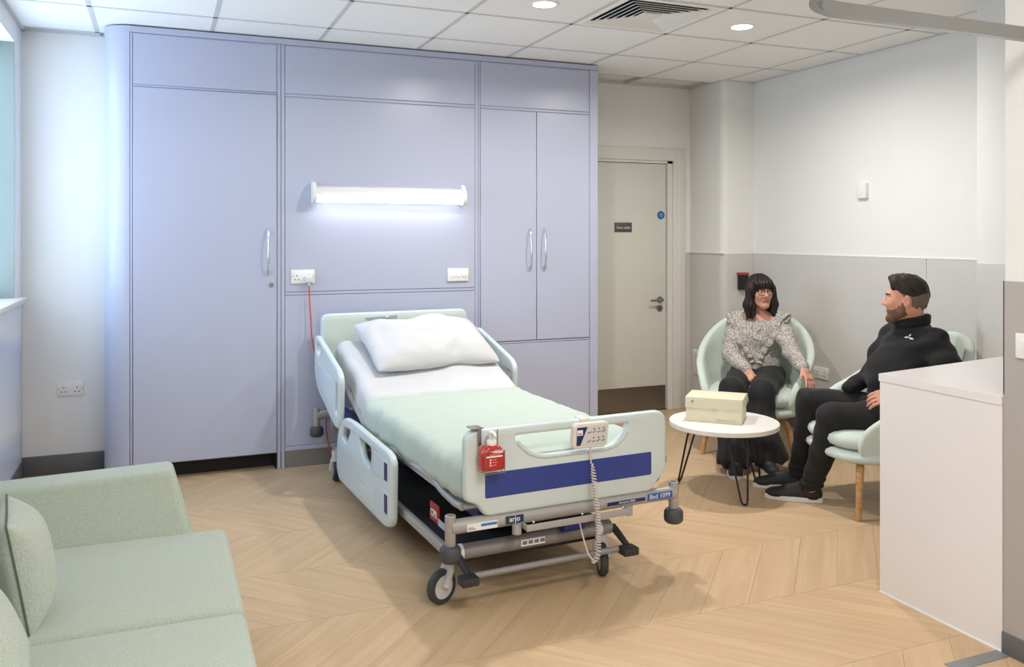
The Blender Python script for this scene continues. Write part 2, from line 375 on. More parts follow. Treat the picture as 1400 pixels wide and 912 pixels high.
# ------------------------------------------------------------------ signed-distance modelling for bodies and clothes
class SDF:
    def __init__(s, lo, hi, h):
        s.lo = np.array(lo, np.float32); s.h = h
        s.n = np.ceil((np.array(hi)-np.array(lo))/h).astype(int)+1
        s.f = np.full(s.n, 9.0, np.float32)
    def _reg(s, lo, hi):
        a = np.maximum(np.floor((np.array(lo)-s.lo)/s.h).astype(int), 0); b = np.minimum(np.ceil((np.array(hi)-s.lo)/s.h).astype(int)+1, s.n)
        if np.any(b <= a): return None
        ax = [s.lo[i]+s.h*np.arange(a[i], b[i], dtype=np.float32) for i in range(3)]
        X, Y, Z = np.meshgrid(*ax, indexing='ij', sparse=True)
        return (slice(a[0], b[0]), slice(a[1], b[1]), slice(a[2], b[2])), X, Y, Z
    def _merge(s, sl, d, k, mode):
        a = s.f[sl]
        if mode == 'add':
            if k <= 0: s.f[sl] = np.minimum(a, d)
            else:
                h = np.maximum(k-np.abs(a-d), 0)/k
                s.f[sl] = np.minimum(a, d)-h*h*k*.25
        elif mode == 'sub':
            d = -d
            if k <= 0: s.f[sl] = np.maximum(a, d)
            else:
                h = np.maximum(k-np.abs(a-d), 0)/k
                s.f[sl] = np.maximum(a, d)+h*h*k*.25
    def cone(s, a, b, ra, rb, k=.02, mode='add'):
        a = np.array(a, np.float32); b = np.array(b, np.float32); m = max(ra, rb)+k+.03
        r = s._reg(np.minimum(a, b)-m, np.maximum(a, b)+m)
        if r is None: return s
        sl, X, Y, Z = r; ab = b-a; L2 = float(ab@ab)+1e-9
        t = np.clip(((X-a[0])*ab[0]+(Y-a[1])*ab[1]+(Z-a[2])*ab[2])/L2, 0, 1)
        d = np.sqrt((X-a[0]-t*ab[0])**2+(Y-a[1]-t*ab[1])**2+(Z-a[2]-t*ab[2])**2)-(ra+(rb-ra)*t)
        s._merge(sl, d, k, mode); return s
    def chain(s, pts, rad, k=.02):
        for i in range(len(pts)-1): s.cone(pts[i], pts[i+1], rad[i], rad[i+1], k)
        return s
    def ell(s, c, r, axes=None, k=.02, mode='add'):
        c = np.array(c, np.float32); r = np.array(r, np.float32); m = float(r.max())+k+.03
        rg = s._reg(c-m, c+m)
        if rg is None: return s
        sl, X, Y, Z = rg; A = np.eye(3) if axes is None else np.array(axes, np.float32)
        dx, dy, dz = X-c[0], Y-c[1], Z-c[2]
        q = [dx*A[i][0]+dy*A[i][1]+dz*A[i][2] for i in range(3)]
        k0 = np.sqrt((q[0]/r[0])**2+(q[1]/r[1])**2+(q[2]/r[2])**2)
        k1 = np.sqrt((q[0]/r[0]**2)**2+(q[1]/r[1]**2)**2+(q[2]/r[2]**2)**2)+1e-6
        s._merge(sl, k0*(k0-1)/k1, k, mode); return s
    def rbox(s, c, half, rad, axes=None, k=.02, mode='add'):
        c = np.array(c, np.float32); half = np.array(half, np.float32); m = float(np.linalg.norm(half))+k+.03
        rg = s._reg(c-m, c+m)
        if rg is None: return s
        sl, X, Y, Z = rg; A = np.eye(3) if axes is None else np.array(axes, np.float32)
        dx, dy, dz = X-c[0], Y-c[1], Z-c[2]
        q = [np.abs(dx*A[i][0]+dy*A[i][1]+dz*A[i][2])-(half[i]-rad) for i in range(3)]
        d = np.sqrt(sum(np.maximum(v, 0)**2 for v in q))+np.minimum(np.maximum(np.maximum(q[0], q[1]), q[2]), 0)-rad
        s._merge(sl, d, k, mode); return s
    def plane_cut(s, p, n, k=0.0):
        """remove everything on the side n points to"""
        p = np.array(p); n = np.array(n, float); n /= np.linalg.norm(n)
        rg = s._reg(s.lo-1, s.lo+s.n*s.h+1); sl, X, Y, Z = rg
        d = -((X-p[0])*n[0]+(Y-p[1])*n[1]+(Z-p[2])*n[2])
        s._merge(sl, d, k, 'sub'); return s
    def ripple(s, fn):
        rg = s._reg(s.lo-1, s.lo+s.n*s.h+1); sl, X, Y, Z = rg
        s.f[sl] += fn(X, Y, Z); return s
    def mesh(s, name):
        f = s.f
        f[0] = f[-1] = 9; f[:, 0] = f[:, -1] = 9; f[:, :, 0] = f[:, :, -1] = 9
        ins = f < 0
        c = [ins[i:ins.shape[0]-1+i, j:ins.shape[1]-1+j, k:ins.shape[2]-1+k] for i in (0, 1) for j in (0, 1) for k in (0, 1)]
        anyv = np.zeros_like(c[0]); allv = np.ones_like(c[0])
        for q in c: anyv |= q; allv &= q
        act = anyv & ~allv
        I = np.argwhere(act); idx = np.full(act.shape, -1, np.int32); idx[act] = np.arange(len(I))
        acc = np.zeros((len(I), 3), np.float64); cnt = np.zeros(len(I))
        cor = [(i, j, k) for i in (0, 1) for j in (0, 1) for k in (0, 1)]
        val = {q: f[I[:, 0]+q[0], I[:, 1]+q[1], I[:, 2]+q[2]] for q in cor}
        for q in cor:
            for ax in range(3):
                if q[ax] == 0:
                    q2 = list(q); q2[ax] = 1; q2 = tuple(q2)
                    a, b = val[q], val[q2]; ch = (a < 0) != (b < 0)
                    t = np.where(ch, a/np.where(ch, a-b, 1), 0)
                    p = np.zeros((len(I), 3)); p[:] = q; p[:, ax] = t
                    acc[ch] += p[ch]; cnt[ch] += 1
        verts = (I+acc/cnt[:, None])*s.h+s.lo
        quads = []
        for ax in range(3):
            sl0 = [slice(None)]*3; sl1 = [slice(None)]*3; sl0[ax] = slice(0, -1); sl1[ax] = slice(1, None)
            ch = ins[tuple(sl0)] != ins[tuple(sl1)]
            E = np.argwhere(ch); flip = ins[tuple(sl0)][ch]
            o1, o2 = [(1, 2), (2, 0), (0, 1)][ax]
            def cell(d1, d2):
                q = E.copy(); q[:, o1] -= d1; q[:, o2] -= d2; return idx[q[:, 0], q[:, 1], q[:, 2]]
            Q = np.stack([cell(1, 1), cell(0, 1), cell(0, 0), cell(1, 0)], 1)
            Q[~flip] = Q[~flip][:, ::-1]; quads.append(Q)
        Q = np.concatenate(quads); Q = Q[(Q >= 0).all(1)]
        me = bpy.data.meshes.new(name)
        me.vertices.add(len(verts)); me.vertices.foreach_set('co', verts.astype(np.float32).ravel())
        me.loops.add(len(Q)*4); me.loops.foreach_set('vertex_index', Q.astype(np.int32).ravel())
        me.polygons.add(len(Q)); me.polygons.foreach_set('loop_start', np.arange(0, len(Q)*4, 4, dtype=np.int32))
        me.update(calc_edges=True); me.validate()
        me.polygons.foreach_set('use_smooth', [True]*len(me.polygons))
        return me
def to_local(me, o_loc, rz=0.0):
    me.transform(Matrix.Rotation(-rz, 4, 'Z') @ Matrix.Translation(-Vector(o_loc))); return me

# ================================================================== THE ROOM
XL, XR, YB = -.77, 4.43, 5.85          # left wall, right wall, back wall (left part)
YD = 6.06                              # wall with the door
DADO = 1.305
floor = struct(box('floor', (-.95, -1.6, -.06), (4.5, 6.2, -.004), M['floor_base']))
# chevron planks -----------------------------------------------------
def clip(poly, rect):
    x0, y0, x1, y1 = rect
    for ax, lim, sg in ((0, x0, 1), (0, x1, -1), (1, y0, 1), (1, y1, -1)):
        out = []
        for i in range(len(poly)):
            a, b = poly[i-1], poly[i]
            da, db = (a[ax]-lim)*sg, (b[ax]-lim)*sg
            if (da >= 0) != (db >= 0):
                t = da/(da-db); out.append((a[0]+(b[0]-a[0])*t, a[1]+(b[1]-a[1])*t))
            if db >= 0: out.append(b)
        poly = out
        if len(poly) < 3: return []
    return poly
PITCH, PW = .51, .225                  # chevron column depth, plank width along the seam
shared = {}
for ci, row in enumerate(range(-2, 7)):
    y0 = 2.74+PITCH*row; y1 = y0+PITCH
    sg = 1 if row % 2 == 0 else -1     # grain +45 / -45 degrees
    g = .0007
    x = -1.4-(PITCH if sg > 0 else 0)
    while x < 4.6:
        sh = PITCH*sg*.95
        poly = [(x+g, y0+g), (x+PW-g, y0+g), (x+PW+sh-g, y1-g), (x+sh+g, y1-g)]
        cl = clip(poly, (XL, 1.73, XR, 6.06))
        if len(cl) >= 3:
            cx = x+PW/2+sh/2; cy = (y0+y1)/2; ang = math.atan2(PITCH, sh)
            full = len(cl) == 4 and all(abs(p[0]-q[0])+abs(p[1]-q[1]) < 1e-6 for p, q in zip(sorted(cl), sorted(poly)))
            me = shared.get(sg) if full else None
            if me is None:
                R2 = Matrix.Rotation(-ang, 2)
                loc = [R2 @ Vector((p[0]-cx, p[1]-cy)) for p in (poly if full else cl)]
                a = sum(loc[i-1].x*loc[i].y-loc[i].x*loc[i-1].y for i in range(len(loc)))
                if abs(a) < 1e-4: x += PW; continue
                if a < 0: loc.reverse()
                me = MB().prism([(p.x, p.y) for p in loc], -.0038, 0.0).mesh('plank')
                me.materials.append(M['oak'])
                if full: shared[sg] = me
            link('plank', me, None, floor, (cx, cy, 0), (0, 0, ang))
        x += PW

# ceiling -------------------------------------------------------------
ceiling = struct(box('ceiling', (-.95, -1.6, HC+.02), (4.6, 6.2, HC+.08), M['wall']))
TP = .642; TX0 = 2.215; TY0 = 4.45
xs = [TX0+TP*k for k in range(-5, 5)]; ys = [TY0+TP*k for k in range(-10, 3)]
DOWN = {(1.894, 4.129), (.61, 4.129), (3.178, 4.129)}
tiles_me = None
def ceil_tile(x0, x1, y0, y1):
    x0 = max(x0, XL-.008); x1 = min(x1, XR+.008); y0 = max(y0, -1.608); y1 = min(y1, 6.068)
    if x1-x0 < .05 or y1-y0 < .05: return
    box('ceiling_tile', (x0+.008, y0+.008, HC-.001), (x1-.008, y1-.008, HC+.018), M['ceil_tile'], ceiling, .004, 1)
for i in range(len(xs)-1):
    for j in range(len(ys)-1):
        if abs(xs[i]-TX0) < .01 and abs(ys[j]-(TY0-TP)) < .01: continue     # the diffuser sits in this bay
        ceil_tile(xs[i], xs[i+1], ys[j], ys[j+1])
for x in xs:
    if XL < x < XR: box('grid_bar', (x-.012, -1.58, HC-.003), (x+.012, 6.05, HC+.019), M['ceil_grid'], ceiling)
for y in ys:
    if y < 6.04: box('grid_bar', (XL, y-.012, HC-.003), (XR, y+.012, HC+.019), M['ceil_grid'], ceiling)

for a, b in (((XL, -1.6), (XL+.022, YB)), ((XL, YB-.022), (-.31, YB)), ((2.92, YD-.022), (4.13, YD)), ((4.108, 5.62), (4.13, YD)), ((4.15, 5.578), (XR, 5.6)), ((XR-.022, 3.21), (XR, 5.6))):
    box('wall_angle', (a[0], a[1], HC-.004), (b[0], b[1], HC+.019), M['ceil_grid'], ceiling)
# left wall with the window ---------------------------------------------
WY0, WY1, WZ0, WZ1 = 3.75, 5.6, 1.09, 2.56
wl = MB()
wl.box((-.97, WY1, 0), (XL, YB+.1, HC)).box((-.97, -1.6, 0), (XL, WY0, HC)).box((-.97, WY0, 0), (XL, WY1, WZ0-.03)).box((-.97, WY0, WZ1), (XL, WY1, HC))
wall_left = struct(wl.build('wall_left', M['wall']))
box('landscape_film', (XL-.001, .2, .10), (XL+.003, YB-.002, WZ0-.03), M['film'], wall_left)
box('reveal_lining', (-.95, WY1-.006, WZ0), (XL-.002, WY1, WZ1), M['reveal'], wall_left)
win = struct(empty('window_1', (-.93, 0, 0)))
for k in range(3):
    y = WY0+(WY1-WY0)*k/2
    box('mullion', (-.02, y-.025, WZ0), (.03, y+.025, WZ1), M['white_plastic'], win)
for z in (WZ0+.02, WZ1-.02): box('frame_rail', (-.02, WY0, z-.02), (.03, WY1, z+.02), M['white_plastic'], win)
for k in range(2):
    y0 = WY0+(WY1-WY0)*k/2; y1 = WY0+(WY1-WY0)*(k+1)/2
    box('pane', (-.004, y0+.025, WZ0+.04), (.004, y1-.025, WZ1-.04), M['pane'], win)
sill = struct(box('window_sill', (-.955, WY0-.05, WZ0-.032), (XL+.05, WY1+.10, WZ0), mat('sill_laminate', srgb(222, 212, 204), .35), None, .006))
sill.name = 'trim_1'
# back wall, door wall
wall_back = struct(box('wall_back', (-.97, YB, 0), (2.9, YB+.12, HC), M['wall']))
bw = MB()
bw.box((2.80, YD+.065, 0), (4.6, YD+.18, HC)).box((3.985, YD, 0), (4.45, YD+.064, HC)).box((2.80, YD, 2.115), (3.985, YD+.064, HC))
wall_door = struct(bw.build('wall_door', M['wall']))
box('dado_panel', (4.085, YD-.004, .1), (4.13, YD, DADO), M['dado'], wall_door)
# boxed-out corner: rounded arris
def boxing(z0, z1, e, name, m, parent=None):
    R = .055; pts = [(XR+.02, 5.6-e), (4.13-e+R, 5.6-e)]
    for k in range(1, 8):
        a = math.pi/2*k/8; pts.append((4.13-e+R-R*math.sin(a), 5.6-e+R-R*math.cos(a)))
    pts += [(4.13-e, 5.6-e+R), (4.13-e, YD+.02), (XR+.02, YD+.02)]
    return MB().prism(pts, z0, z1).build(name, m, parent, 30)
wall_corner = struct(boxing(0, HC, 0, 'wall_corner', M['wall']))
boxing(.1, DADO, .004, 'dado_panel', M['dado'], wall_corner)
box('trim_rail', (4.118, 5.594, DADO), (4.136, YD, DADO+.006), M['wall'], wall_corner)
ap = box('access_panel_frame', (4.112, 5.70, .30), (4.126, 5.99, .50), M['wall'], None, .004)
tag(ap, 'small white framed access panel low on the boxed corner behind the chair', 'access panel'); ap.name = 'access_panel'
box('panel_face', (4.108, 5.725, .325), (4.113, 5.965, .475), M['dado'], ap)
# right wall with cladding sheets
wall_right = struct(box('wall_right', (XR, 1.5, 0), (XR+.12, 5.62, HC), M['wall']))
for y0, y1 in ((3.925, 5.594), (3.205, 3.922)):
    box('dado_panel', (XR-.005, y0, .1), (XR, y1, DADO), M['dado'], wall_right)
box('trim_rail', (XR-.007, 3.205, DADO), (XR, 5.594, DADO+.006), M['wall'], wall_right)
wall_pier = struct(box('wall_pier', (3.98, 2.9, 0), (XR, 3.21, HC), M['wall'], None, .004))
box('dado_panel', (3.975, 2.895, .1), (XR, 3.206, DADO-.002), mat('pier_cladding', srgb(214, 212, 208), .42), wall_pier)
# near wall with the counter against it
XN, YN = 2.713, 2.076
wall_near = struct(box('wall_near', (XN, -1.6, 0), (XN+.12, YN, HC), M['wall']))
box('dado_panel', (XN-.005, -1.5, .07), (XN, YN+.004, 1.292), mat('near_cladding', srgb(176, 170, 164), .45), wall_near)
box('dado_panel', (XN-.005, YN, .9), (XN+.12, YN+.004, 1.292), MATS['near_cladding'], wall_near)
bb = struct(box('baseboard_near', (XN-.012, -1.5, 0), (XN, YN+.006, .075), M['skirt'], None, .002))
wall_bay = struct(box('wall_bay', (XN+.1, 1.5, 0), (XR+.1, 1.62, HC), M['wall']))
wall_rear = struct(box('wall_rear', (-.97, -1.72, 0), (XN+.1, -1.6, HC), M['wall']))
struct(box('baseboard_back', (XL, YB-.012, 0), (-.28, YB, .115), M['skirt'], None, .002))
struct(box('baseboard_left', (XL, -1.5, 0), (XL+.012, YB-.012, .10), M['skirt'], None, .002))
struct(box('baseboard_right', (XR-.012, 3.21, 0), (XR, 5.594, .10), M['skirt'], None, .002))
bc = MB().box((4.118, 5.60, 0), (4.13, YD-.03, .10)).box((4.135, 5.588, 0), (XR-.012, 5.6, .10))
struct(bc.build('baseboard_corner', M['skirt']))
struct(box('trim_2', (2.45, 2.05, 0.0002), (XN-.012, 2.10, .002), mat('floor_strip_grey', srgb(126, 128, 130), .5)))

# door -----------------------------------------------------------------
door = struct(empty('door_1', (0, YD, 0)))
box('door_leaf', (2.97, .012, .008), (3.903, .056, 2.045), M['door'], door, .002)
fr = MB().box((3.909, -.004, 0), (3.985, .07, 2.115)).box((2.9, -.004, 2.049), (3.985, .07, 2.115))
fr.build('door_frame', M['doorframe'], door)
box('frame_gap', (3.9, .03, 0), (3.91, .06, 2.049), M['black'], door)
ar = MB().box((3.955, -.022, 0), (4.075, 0, 2.172), .006).box((2.9, -.0221, 2.07), (4.0751, 0, 2.172), .006).box((3.985, -.03, 0), (4.03, -.02, 2.13), .004)
ar.build('architrave', M['doorframe'], door)
box('kick_plate', (2.975, .009, .012), (3.895, .013, .205), M['steel'], door)
hd = MB().cyl((3.838, .012, .918), (3.838, -.002, .918), .026, n=24).cyl((3.838, 0, .918), (3.838, -.05, .918), .010)
hd.tube([(3.838, -.048, .918), (3.828, -.052, .918), (3.80, -.054, .918), (3.72, -.054, .916)], .0095, 12)
hd.build('door_handle', M['steel'], door)
lk = MB().cyl((3.838, .012, .845), (3.838, .003, .845), .027, n=24).build('escutcheon', M['steel'], door)
box('keyhole', (3.834, .001, .832), (3.842, .004, .858), M['black'], lk)
sg_ = box('door_sign', (3.412, YD+.006, 1.478), (3.572, YD+.0115, 1.556), mat('sign_dark_grey', srgb(82, 82, 76), .5), None, .001)
tag(sg_, 'small dark grey name plate fixed to the pale door', 'sign')
text_xz('lettering', 'Clean utility', .027, M['print_white'], sg_, (3.492, YD+.0055, 1.514))
box('lettering', (3.424, YD+.0052, 1.540), (3.447, YD+.0062, 1.5455), M['print_grey'], sg_)
fd = MB().cyl((3.852, YD+.0115, 1.62), (3.852, YD+.008, 1.62), .034, n=32).build('fire_door_sign', mat('sign_blue', srgb(24, 84, 160), .4), None)
tag(fd, 'round blue sign near the upper edge of the pale door', 'sign')
for k, wd in enumerate((.026, .040, .040, .026)):
    box('lettering', (3.852-wd/2, YD+.0072, 1.635-.010*k-.002), (3.852+wd/2, YD+.0082, 1.635-.010*k+.003), M['print_lightblue'], fd)

# ================================================================== CEILING FITTINGS
def downlight(x, y, label):
    o = empty('ceiling_downlight', (x, y, HC-.001), 0, label, 'downlight', 'recessed ceiling downlights')
    MB().lathe([(.062, .0), (.062, -.003), (.078, -.004), (.082, -.001), (.082, .0)], n=32).build('bezel', M['white_plastic'], o)
    MB().cyl((0, 0, -.001), (0, 0, -.0015), .062, n=32).build('diffuser', M['down_glow'], o)
    l = bpy.data.lights.new('downlight_lamp', 'AREA'); l.shape = 'DISK'; l.size = .12; l.energy = DOWNLIGHT_W; l.color = (1.0, .955, .89); l.spread = math.radians(166)
    lo = bpy.data.objects.new('downlight_lamp', l); COL.objects.link(lo); lo.parent = o; lo.location = (0, 0, -.006)
    return o
downlight(1.894, 4.129, 'round lit ceiling downlight left of the square air diffuser')
downlight(3.178, 4.129, 'round lit ceiling downlight right of the square air diffuser')
def fill_panel(x, y, label):  # out-of-view panel added as soft fill for the front of the room
    o = empty('ceiling_panel_light', (x, y, HC-.003), 0, label, 'ceiling light', 'square ceiling light panels')
    MB().box((-.305, -.305, -.006), (.305, .305, 0), .002).build('frame', M['white_plastic'], o)
    box('diffuser', (-.285, -.285, -.0075), (.285, .285, -.0055), mat('panel_diffuser', srgb(245, 245, 245), .4, emit=(1.0, .97, .92, 1), estr=3.0), o)
    l = bpy.data.lights.new('panel_lamp', 'AREA'); l.shape = 'SQUARE'; l.size = .56; l.energy = FILL_PANEL_W; l.color = (1.0, .965, .91)
    lo = bpy.data.objects.new('panel_lamp', l); COL.objects.link(lo); lo.parent = o; lo.location = (0, 0, -.012)
fill_panel(TX0-TP*1.5, TY0-TP*5.5, 'square ceiling light panel above the open floor before the sofa')
fill_panel(TX0-TP*2.5, TY0-TP*7.5, 'square ceiling light panel farthest behind the viewer')
# square four-way air diffuser
vx, vy, vh = TX0+TP/2, TY0-TP/2, TP/2-.01
dif = tag(empty('air_diffuser', (vx, vy, HC)), 'square four-way slatted air diffuser set in the ceiling', 'air vent')
box('backing', (-vh, -vh, .012), (vh, vh, .018), mat('vent_dark', srgb(52, 54, 58), .8), dif)
for k in range(8):
    r = vh-.004-.036*k
    if k == 7: break
    w = .034 if k == 0 else .027
    for s_, ax in ((1, 0), (-1, 0), (1, 1), (-1, 1)):
        # louvre blade: sloping outwards and down
        if k == 0: a, b, z0, z1 = r, r-w, -.004, -.004
        else: a, b, z0, z1 = r+.004, r-w, -.006, .008
        pr = [(a, z0), (b, z1), (b, z1+.003), (a, z0+.003)]
        m = MB(); vs = []
        for (q, z) in pr:
            L = q
            for t in (-1, 1):
                p = (s_*q, t*L, z) if ax == 0 else (t*L, s_*q, z)
                vs.append(m.bm.verts.new(p))
        for i in range(4):
            j = (i+1) % 4
            m.bm.faces.new((vs[2*i], vs[2*i+1], vs[2*j+1], vs[2*j]))
        m.bm.faces.new((vs[0], vs[2], vs[4], vs[6])); m.bm.faces.new((vs[1], vs[7], vs[5], vs[3]))
        m.build('louvre' if k else 'vent_frame', M['ceil_tile'] if k == 0 else M['white_plastic'], dif, 20)
box('centre_plate', (-.055, -.055, -.004), (.055, .055, .004), M['white_plastic'], dif)

# ================================================================== BUILT-IN WARDROBE WALL
YW = 5.436
wd = tag(empty('fitted_wardrobe', (0, YW, 0)), 'full-height lavender fitted wardrobe wall behind the bed', 'wardrobe')
ZT = 2.675
MB().box((-.15, .005, .10), (2.915, YB-YW-.001, ZT-.002))  .box((2.60, .0052, .0), (2.917, YD-YW+.06, ZT-.002)).build('carcass', M['lav_dark'], wd)
# rounded end post
R = .14; pts = [(-.165, 0.0)]
for k in range(1, 17):
    a = math.pi/2*k/16; pts.append((-.165-R*math.sin(a), R-R*math.cos(a)))
pts += [(-.165-R, YB-YW-.002), (-.165, YB-YW-.002)]
MB().prism(pts, .0, ZT).build('end_post', M['lav'], wd, 30)
def slab(name, x0, x1, z0, z1, proud=0.0, par=wd, bev=.002, m=None): return box(name, (x0, -proud, z0), (x1, .022, z1), m or M['lav'], par, bev, 1)
slab('cornice', -.165, 2.918, 2.640, ZT, .004)
slab('stile', -.163, -.150, .0, 2.638); slab('stile', .672, .692, .0, 2.638); slab('stile', .697, .716, .0, 2.638)
slab('stile', 1.979, 1.997, .0, 2.638); slab('stile', 2.001, 2.012, .0, 2.638)
slab('end_panel', 2.852, 2.918, .0, 2.638, .002)
slab('top_panel', -.146, .668, 2.338, 2.634); slab('top_panel', .720, 1.975, 2.338, 2.634); slab('top_panel', 2.016, 2.847, 2.338, 2.634)
slab('rail', .720, 1.975, 2.318, 2.333); slab('rail', 2.016, 2.847, 2.318, 2.333); slab('rail', -.146, .668, 2.325, 2.334)
slab('back_panel', .720, 1.975, 1.098, 2.313); slab('rail', .720, 1.975, 1.078, 1.093); slab('back_panel', .720, 1.975, .135, 1.073)
slab('back_panel', 2.016, 2.847, .135, .700); slab('rail', 2.016, 2.847, .704, .716)
slab('rail', .720, 1.975, .105, .130); slab('rail', 2.016, 2.847, .105, .130)
box('plinth', (.672, .004, 0), (2.85, .03, .103), mat('plinth_grey', srgb(128, 124, 120), .6), wd)
box('plinth_recess', (-.146, .10, 0), (.668, .12, .10), M['plinth_black'], wd)
box('plinth_recess', (.664, .004, 0), (.672, .11, .10), M['plinth_black'], wd)
def bow_handle(d, x, z0, z1):
    pts = []
    for k in range(13):
        t = k/12; pts.append((x, -.006-.034*math.sin(math.pi*t)**.55-.004, z0+(z1-z0)*t))
    m = MB().tube(pts, [.004]+[.0065]*11+[.004], 10)
    for z in (z0+.028, z1-.028): m.cyl((x, .0, z), (x, -.028, z), .006)
    m.build('handle', M['chrome'], d)
dL = slab('door', -.146, .667, .105, 2.320, .006); bow_handle(dL, .615, 1.205, 1.50)
lkm = MB().cyl((.635, -.006, 1.145), (.635, -.012, 1.145), .014, n=20).build('lock', M['steel'], dL)
d1 = slab('door', 2.016, 2.430, .722, 2.313, .006); bow_handle(d1, 2.378, 1.205, 1.50)
d2 = slab('door', 2.435, 2.847, .722, 2.313, .006); bow_handle(d2, 2.487, 1.205, 1.50)

# bedhead wall lamp ----------------------------------------------------------
LX0, LX1 = .885, 1.875
lamp = tag(empty('wall_lamp', (0, YW, 0)), 'long white lit wall lamp on the lavender panel above the bed', 'wall lamp')
bodyp = [(0, 1.765), (-.05, 1.755), (-.088, 1.725), (-.092, 1.700), (-.051, 1.694), (-.049, 1.664), (0, 1.672)]
m = MB(); rings = [[m.bm.verts.new((x, y, z)) for y, z in bodyp] for x in (LX0+.012, LX1-.012)]
for k in range(7): m.bm.faces.new((rings[0][k], rings[0][(k+1) % 7], rings[1][(k+1) % 7], rings[1][k]))
m.bm.faces.new(rings[0]); m.bm.faces.new(rings[1]); m.build('housing', M['white_plastic'], lamp, 25)
difp = [(-.052, 1.692), (-.060, 1.692), (-.094, 1.698), (-.096, 1.686), (-.088, 1.670), (-.070, 1.660), (-.052, 1.660)]
m = MB(); rings = [[m.bm.verts.new((x, y, z)) for y, z in difp] for x in (LX0+.014, LX1-.014)]
for k in range(7): m.bm.faces.new((rings[0][k], rings[0][(k+1) % 7], rings[1][(k+1) % 7], rings[1][k]))
m.bm.faces.new(rings[0]); m.bm.faces.new(rings[1]); m.build('diffuser', M['lamp_glow'], lamp, 25)
capo = rounded([(-.001, 1.785), (-.045, 1.792), (-.10, 1.735), (-.108, 1.690), (-.080, 1.650), (-.001, 1.650)], [.01, .03, .03, .02, .03, .01])
for x0, x1 in ((LX0-.008, LX0+.014), (LX1-.014, LX1+.008)):
    m = MB(); a = [m.bm.verts.new((x0, y, z)) for y, z in capo]; b = [m.bm.verts.new((x1, y, z)) for y, z in capo]
    n = len(a); m.bm.faces.new(a); m.bm.faces.new(list(reversed(b)))
    for k in range(n): m.bm.faces.new((a[k], b[k], b[(k+1) % n], a[(k+1) % n]))
    m.build('end_cap', M['white_plastic'], lamp, 30)

# sockets and switches -----------------------------------------------------------
def double_socket(loc, rz, label, group='white double sockets'):
    o = empty('double_socket', loc, rz, label, 'socket', group)
    box('face_plate', (-.073, -.010, -.043), (.073, 0, .043), M['white_plastic'], o, .003)
    for sx in (-1, 1):
        cx = sx*.036
        for (hx, hz, w, h) in ((0, .012, .005, .010), (-.011, -.012, .009, .005), (.011, -.012, .009, .005)):
            box('pin_hole', (cx+hx-w/2, -.0108, hz-h/2-.006), (cx+hx+w/2, -.0095, hz+h/2-.006), M['print_dark'], o)
        box('rocker', (sx*.060-.005, -.014, .008), (sx*.060+.005, -.009, .030), M['white_plastic'], o, .0015)
    for sx in (-1, 1): MB().cyl((sx*.066, -.0095, 0), (sx*.066, -.0112, 0), .003, n=10).build('screw', M['print_grey'], o)
    return o
double_socket((.826, YW, 1.192), 0, 'white double socket on the lavender panel left of the wall lamp, plug in it')
double_socket((-.508, YB, .513), 0, 'white double socket low on the pale wall left of the wardrobe')
double_socket((XR-.005, 4.832, .455), -math.pi/2, 'white double socket on the grey cladding beside the woman in the patterned blouse')
sw = tag(empty('switch_plate', (1.852, YW, 1.186)), 'white three-gang switch plate on the lavender panel, right of the bed', 'switch')
box('face_plate', (-.073, -.014, -.043), (.073, 0, .043), M['white_plastic'], sw, .004)
for sx in (-.042, 0, .042):
    box('rocker', (sx-.014, -.019, -.016), (sx+.014, -.013, .016), M['white_plastic'], sw, .003)
pl = tag(empty('plug', (.862, YW-.0105, 1.178)), 'pale grey mains plug in the left wall socket with orange lead', 'plug')
MB().box((-.025, -.030, -.024), (.025, 0, .022), .008).box((-.007, -.024, -.042), (.007, -.008, -.02), .004).build('plug_body', mat('plug_grey', srgb(214, 222, 220), .4), pl)
cab = []
for (x, y, z) in ((.862, YW-.028, 1.138), (.864, YW-.03, 1.05), (.872, YW-.035, .92), (.880, YW-.05, .78), (.915, YW-.06, .64), (.945, YW-.055, .50), (.965, YW-.045, .36), (.968, YW-.04, .22), (.99, YW-.05, .10), (1.03, YW-.07, .02), (1.10, YW-.10, .006), (1.30, YW-.14, .006)):
    cab.append(Vector((x, y, z)))
def smooth_path(P, n=6):
    P = [Vector(p) for p in P]; out = []
    for i in range(len(P)-1):
        p0 = P[max(i-1, 0)]; p1 = P[i]; p2 = P[i+1]; p3 = P[min(i+2, len(P)-1)]
        for k in range(n):
            t = k/n
            out.append(.5*((2*p1)+(-p0+p2)*t+(2*p0-5*p1+4*p2-p3)*t*t+(-p0+3*p1-3*p2+p3)*t**3))
    out.append(P[-1]); return out
cb = MB().tube(smooth_path(cab), .0042, 8).build('mains_cable', M['orange_cable'])
tag(cb, 'thin orange mains cable hanging from the plug down behind the bed', 'cable')
# wall switch, dispenser, pier switch
ws = tag(empty('thermostat', (XR, 4.44, 1.755)), 'small white wall control high on the white right wall', 'wall control')
box('case', (-.028, -.043, -.052), (0, .043, .052), M['white_plastic'], ws, .003)
MB().cyl((-.028, 0, -.004), (-.031, 0, -.004), .014, n=20).build('dial', M['white_plastic'], ws)
al = tag(empty('wall_reader', (4.302, 5.596, 1.085)), 'black wall unit with red top behind the dark-haired woman', 'wall unit')
box('case', (-.040, -.045, -.068), (.040, 0, .052), M['black_metal'], al, .006)
box('red_cap', (-.048, -.052, .050), (.042, 0, .070), mat('red_cap', srgb(176, 60, 66), .5), al, .006)
ps = tag(empty('light_switch', (XN-.005, 1.985, 1.075)), 'white light switch on the near grey wall above the counter', 'switch')
box('face_plate', (-.010, -.043, -.043), (0, .043, .043), M['white_plastic'], ps, .003)
box('rocker', (-.014, -.012, -.02), (-.009, .012, .02), M['white_plastic'], ps, .002)

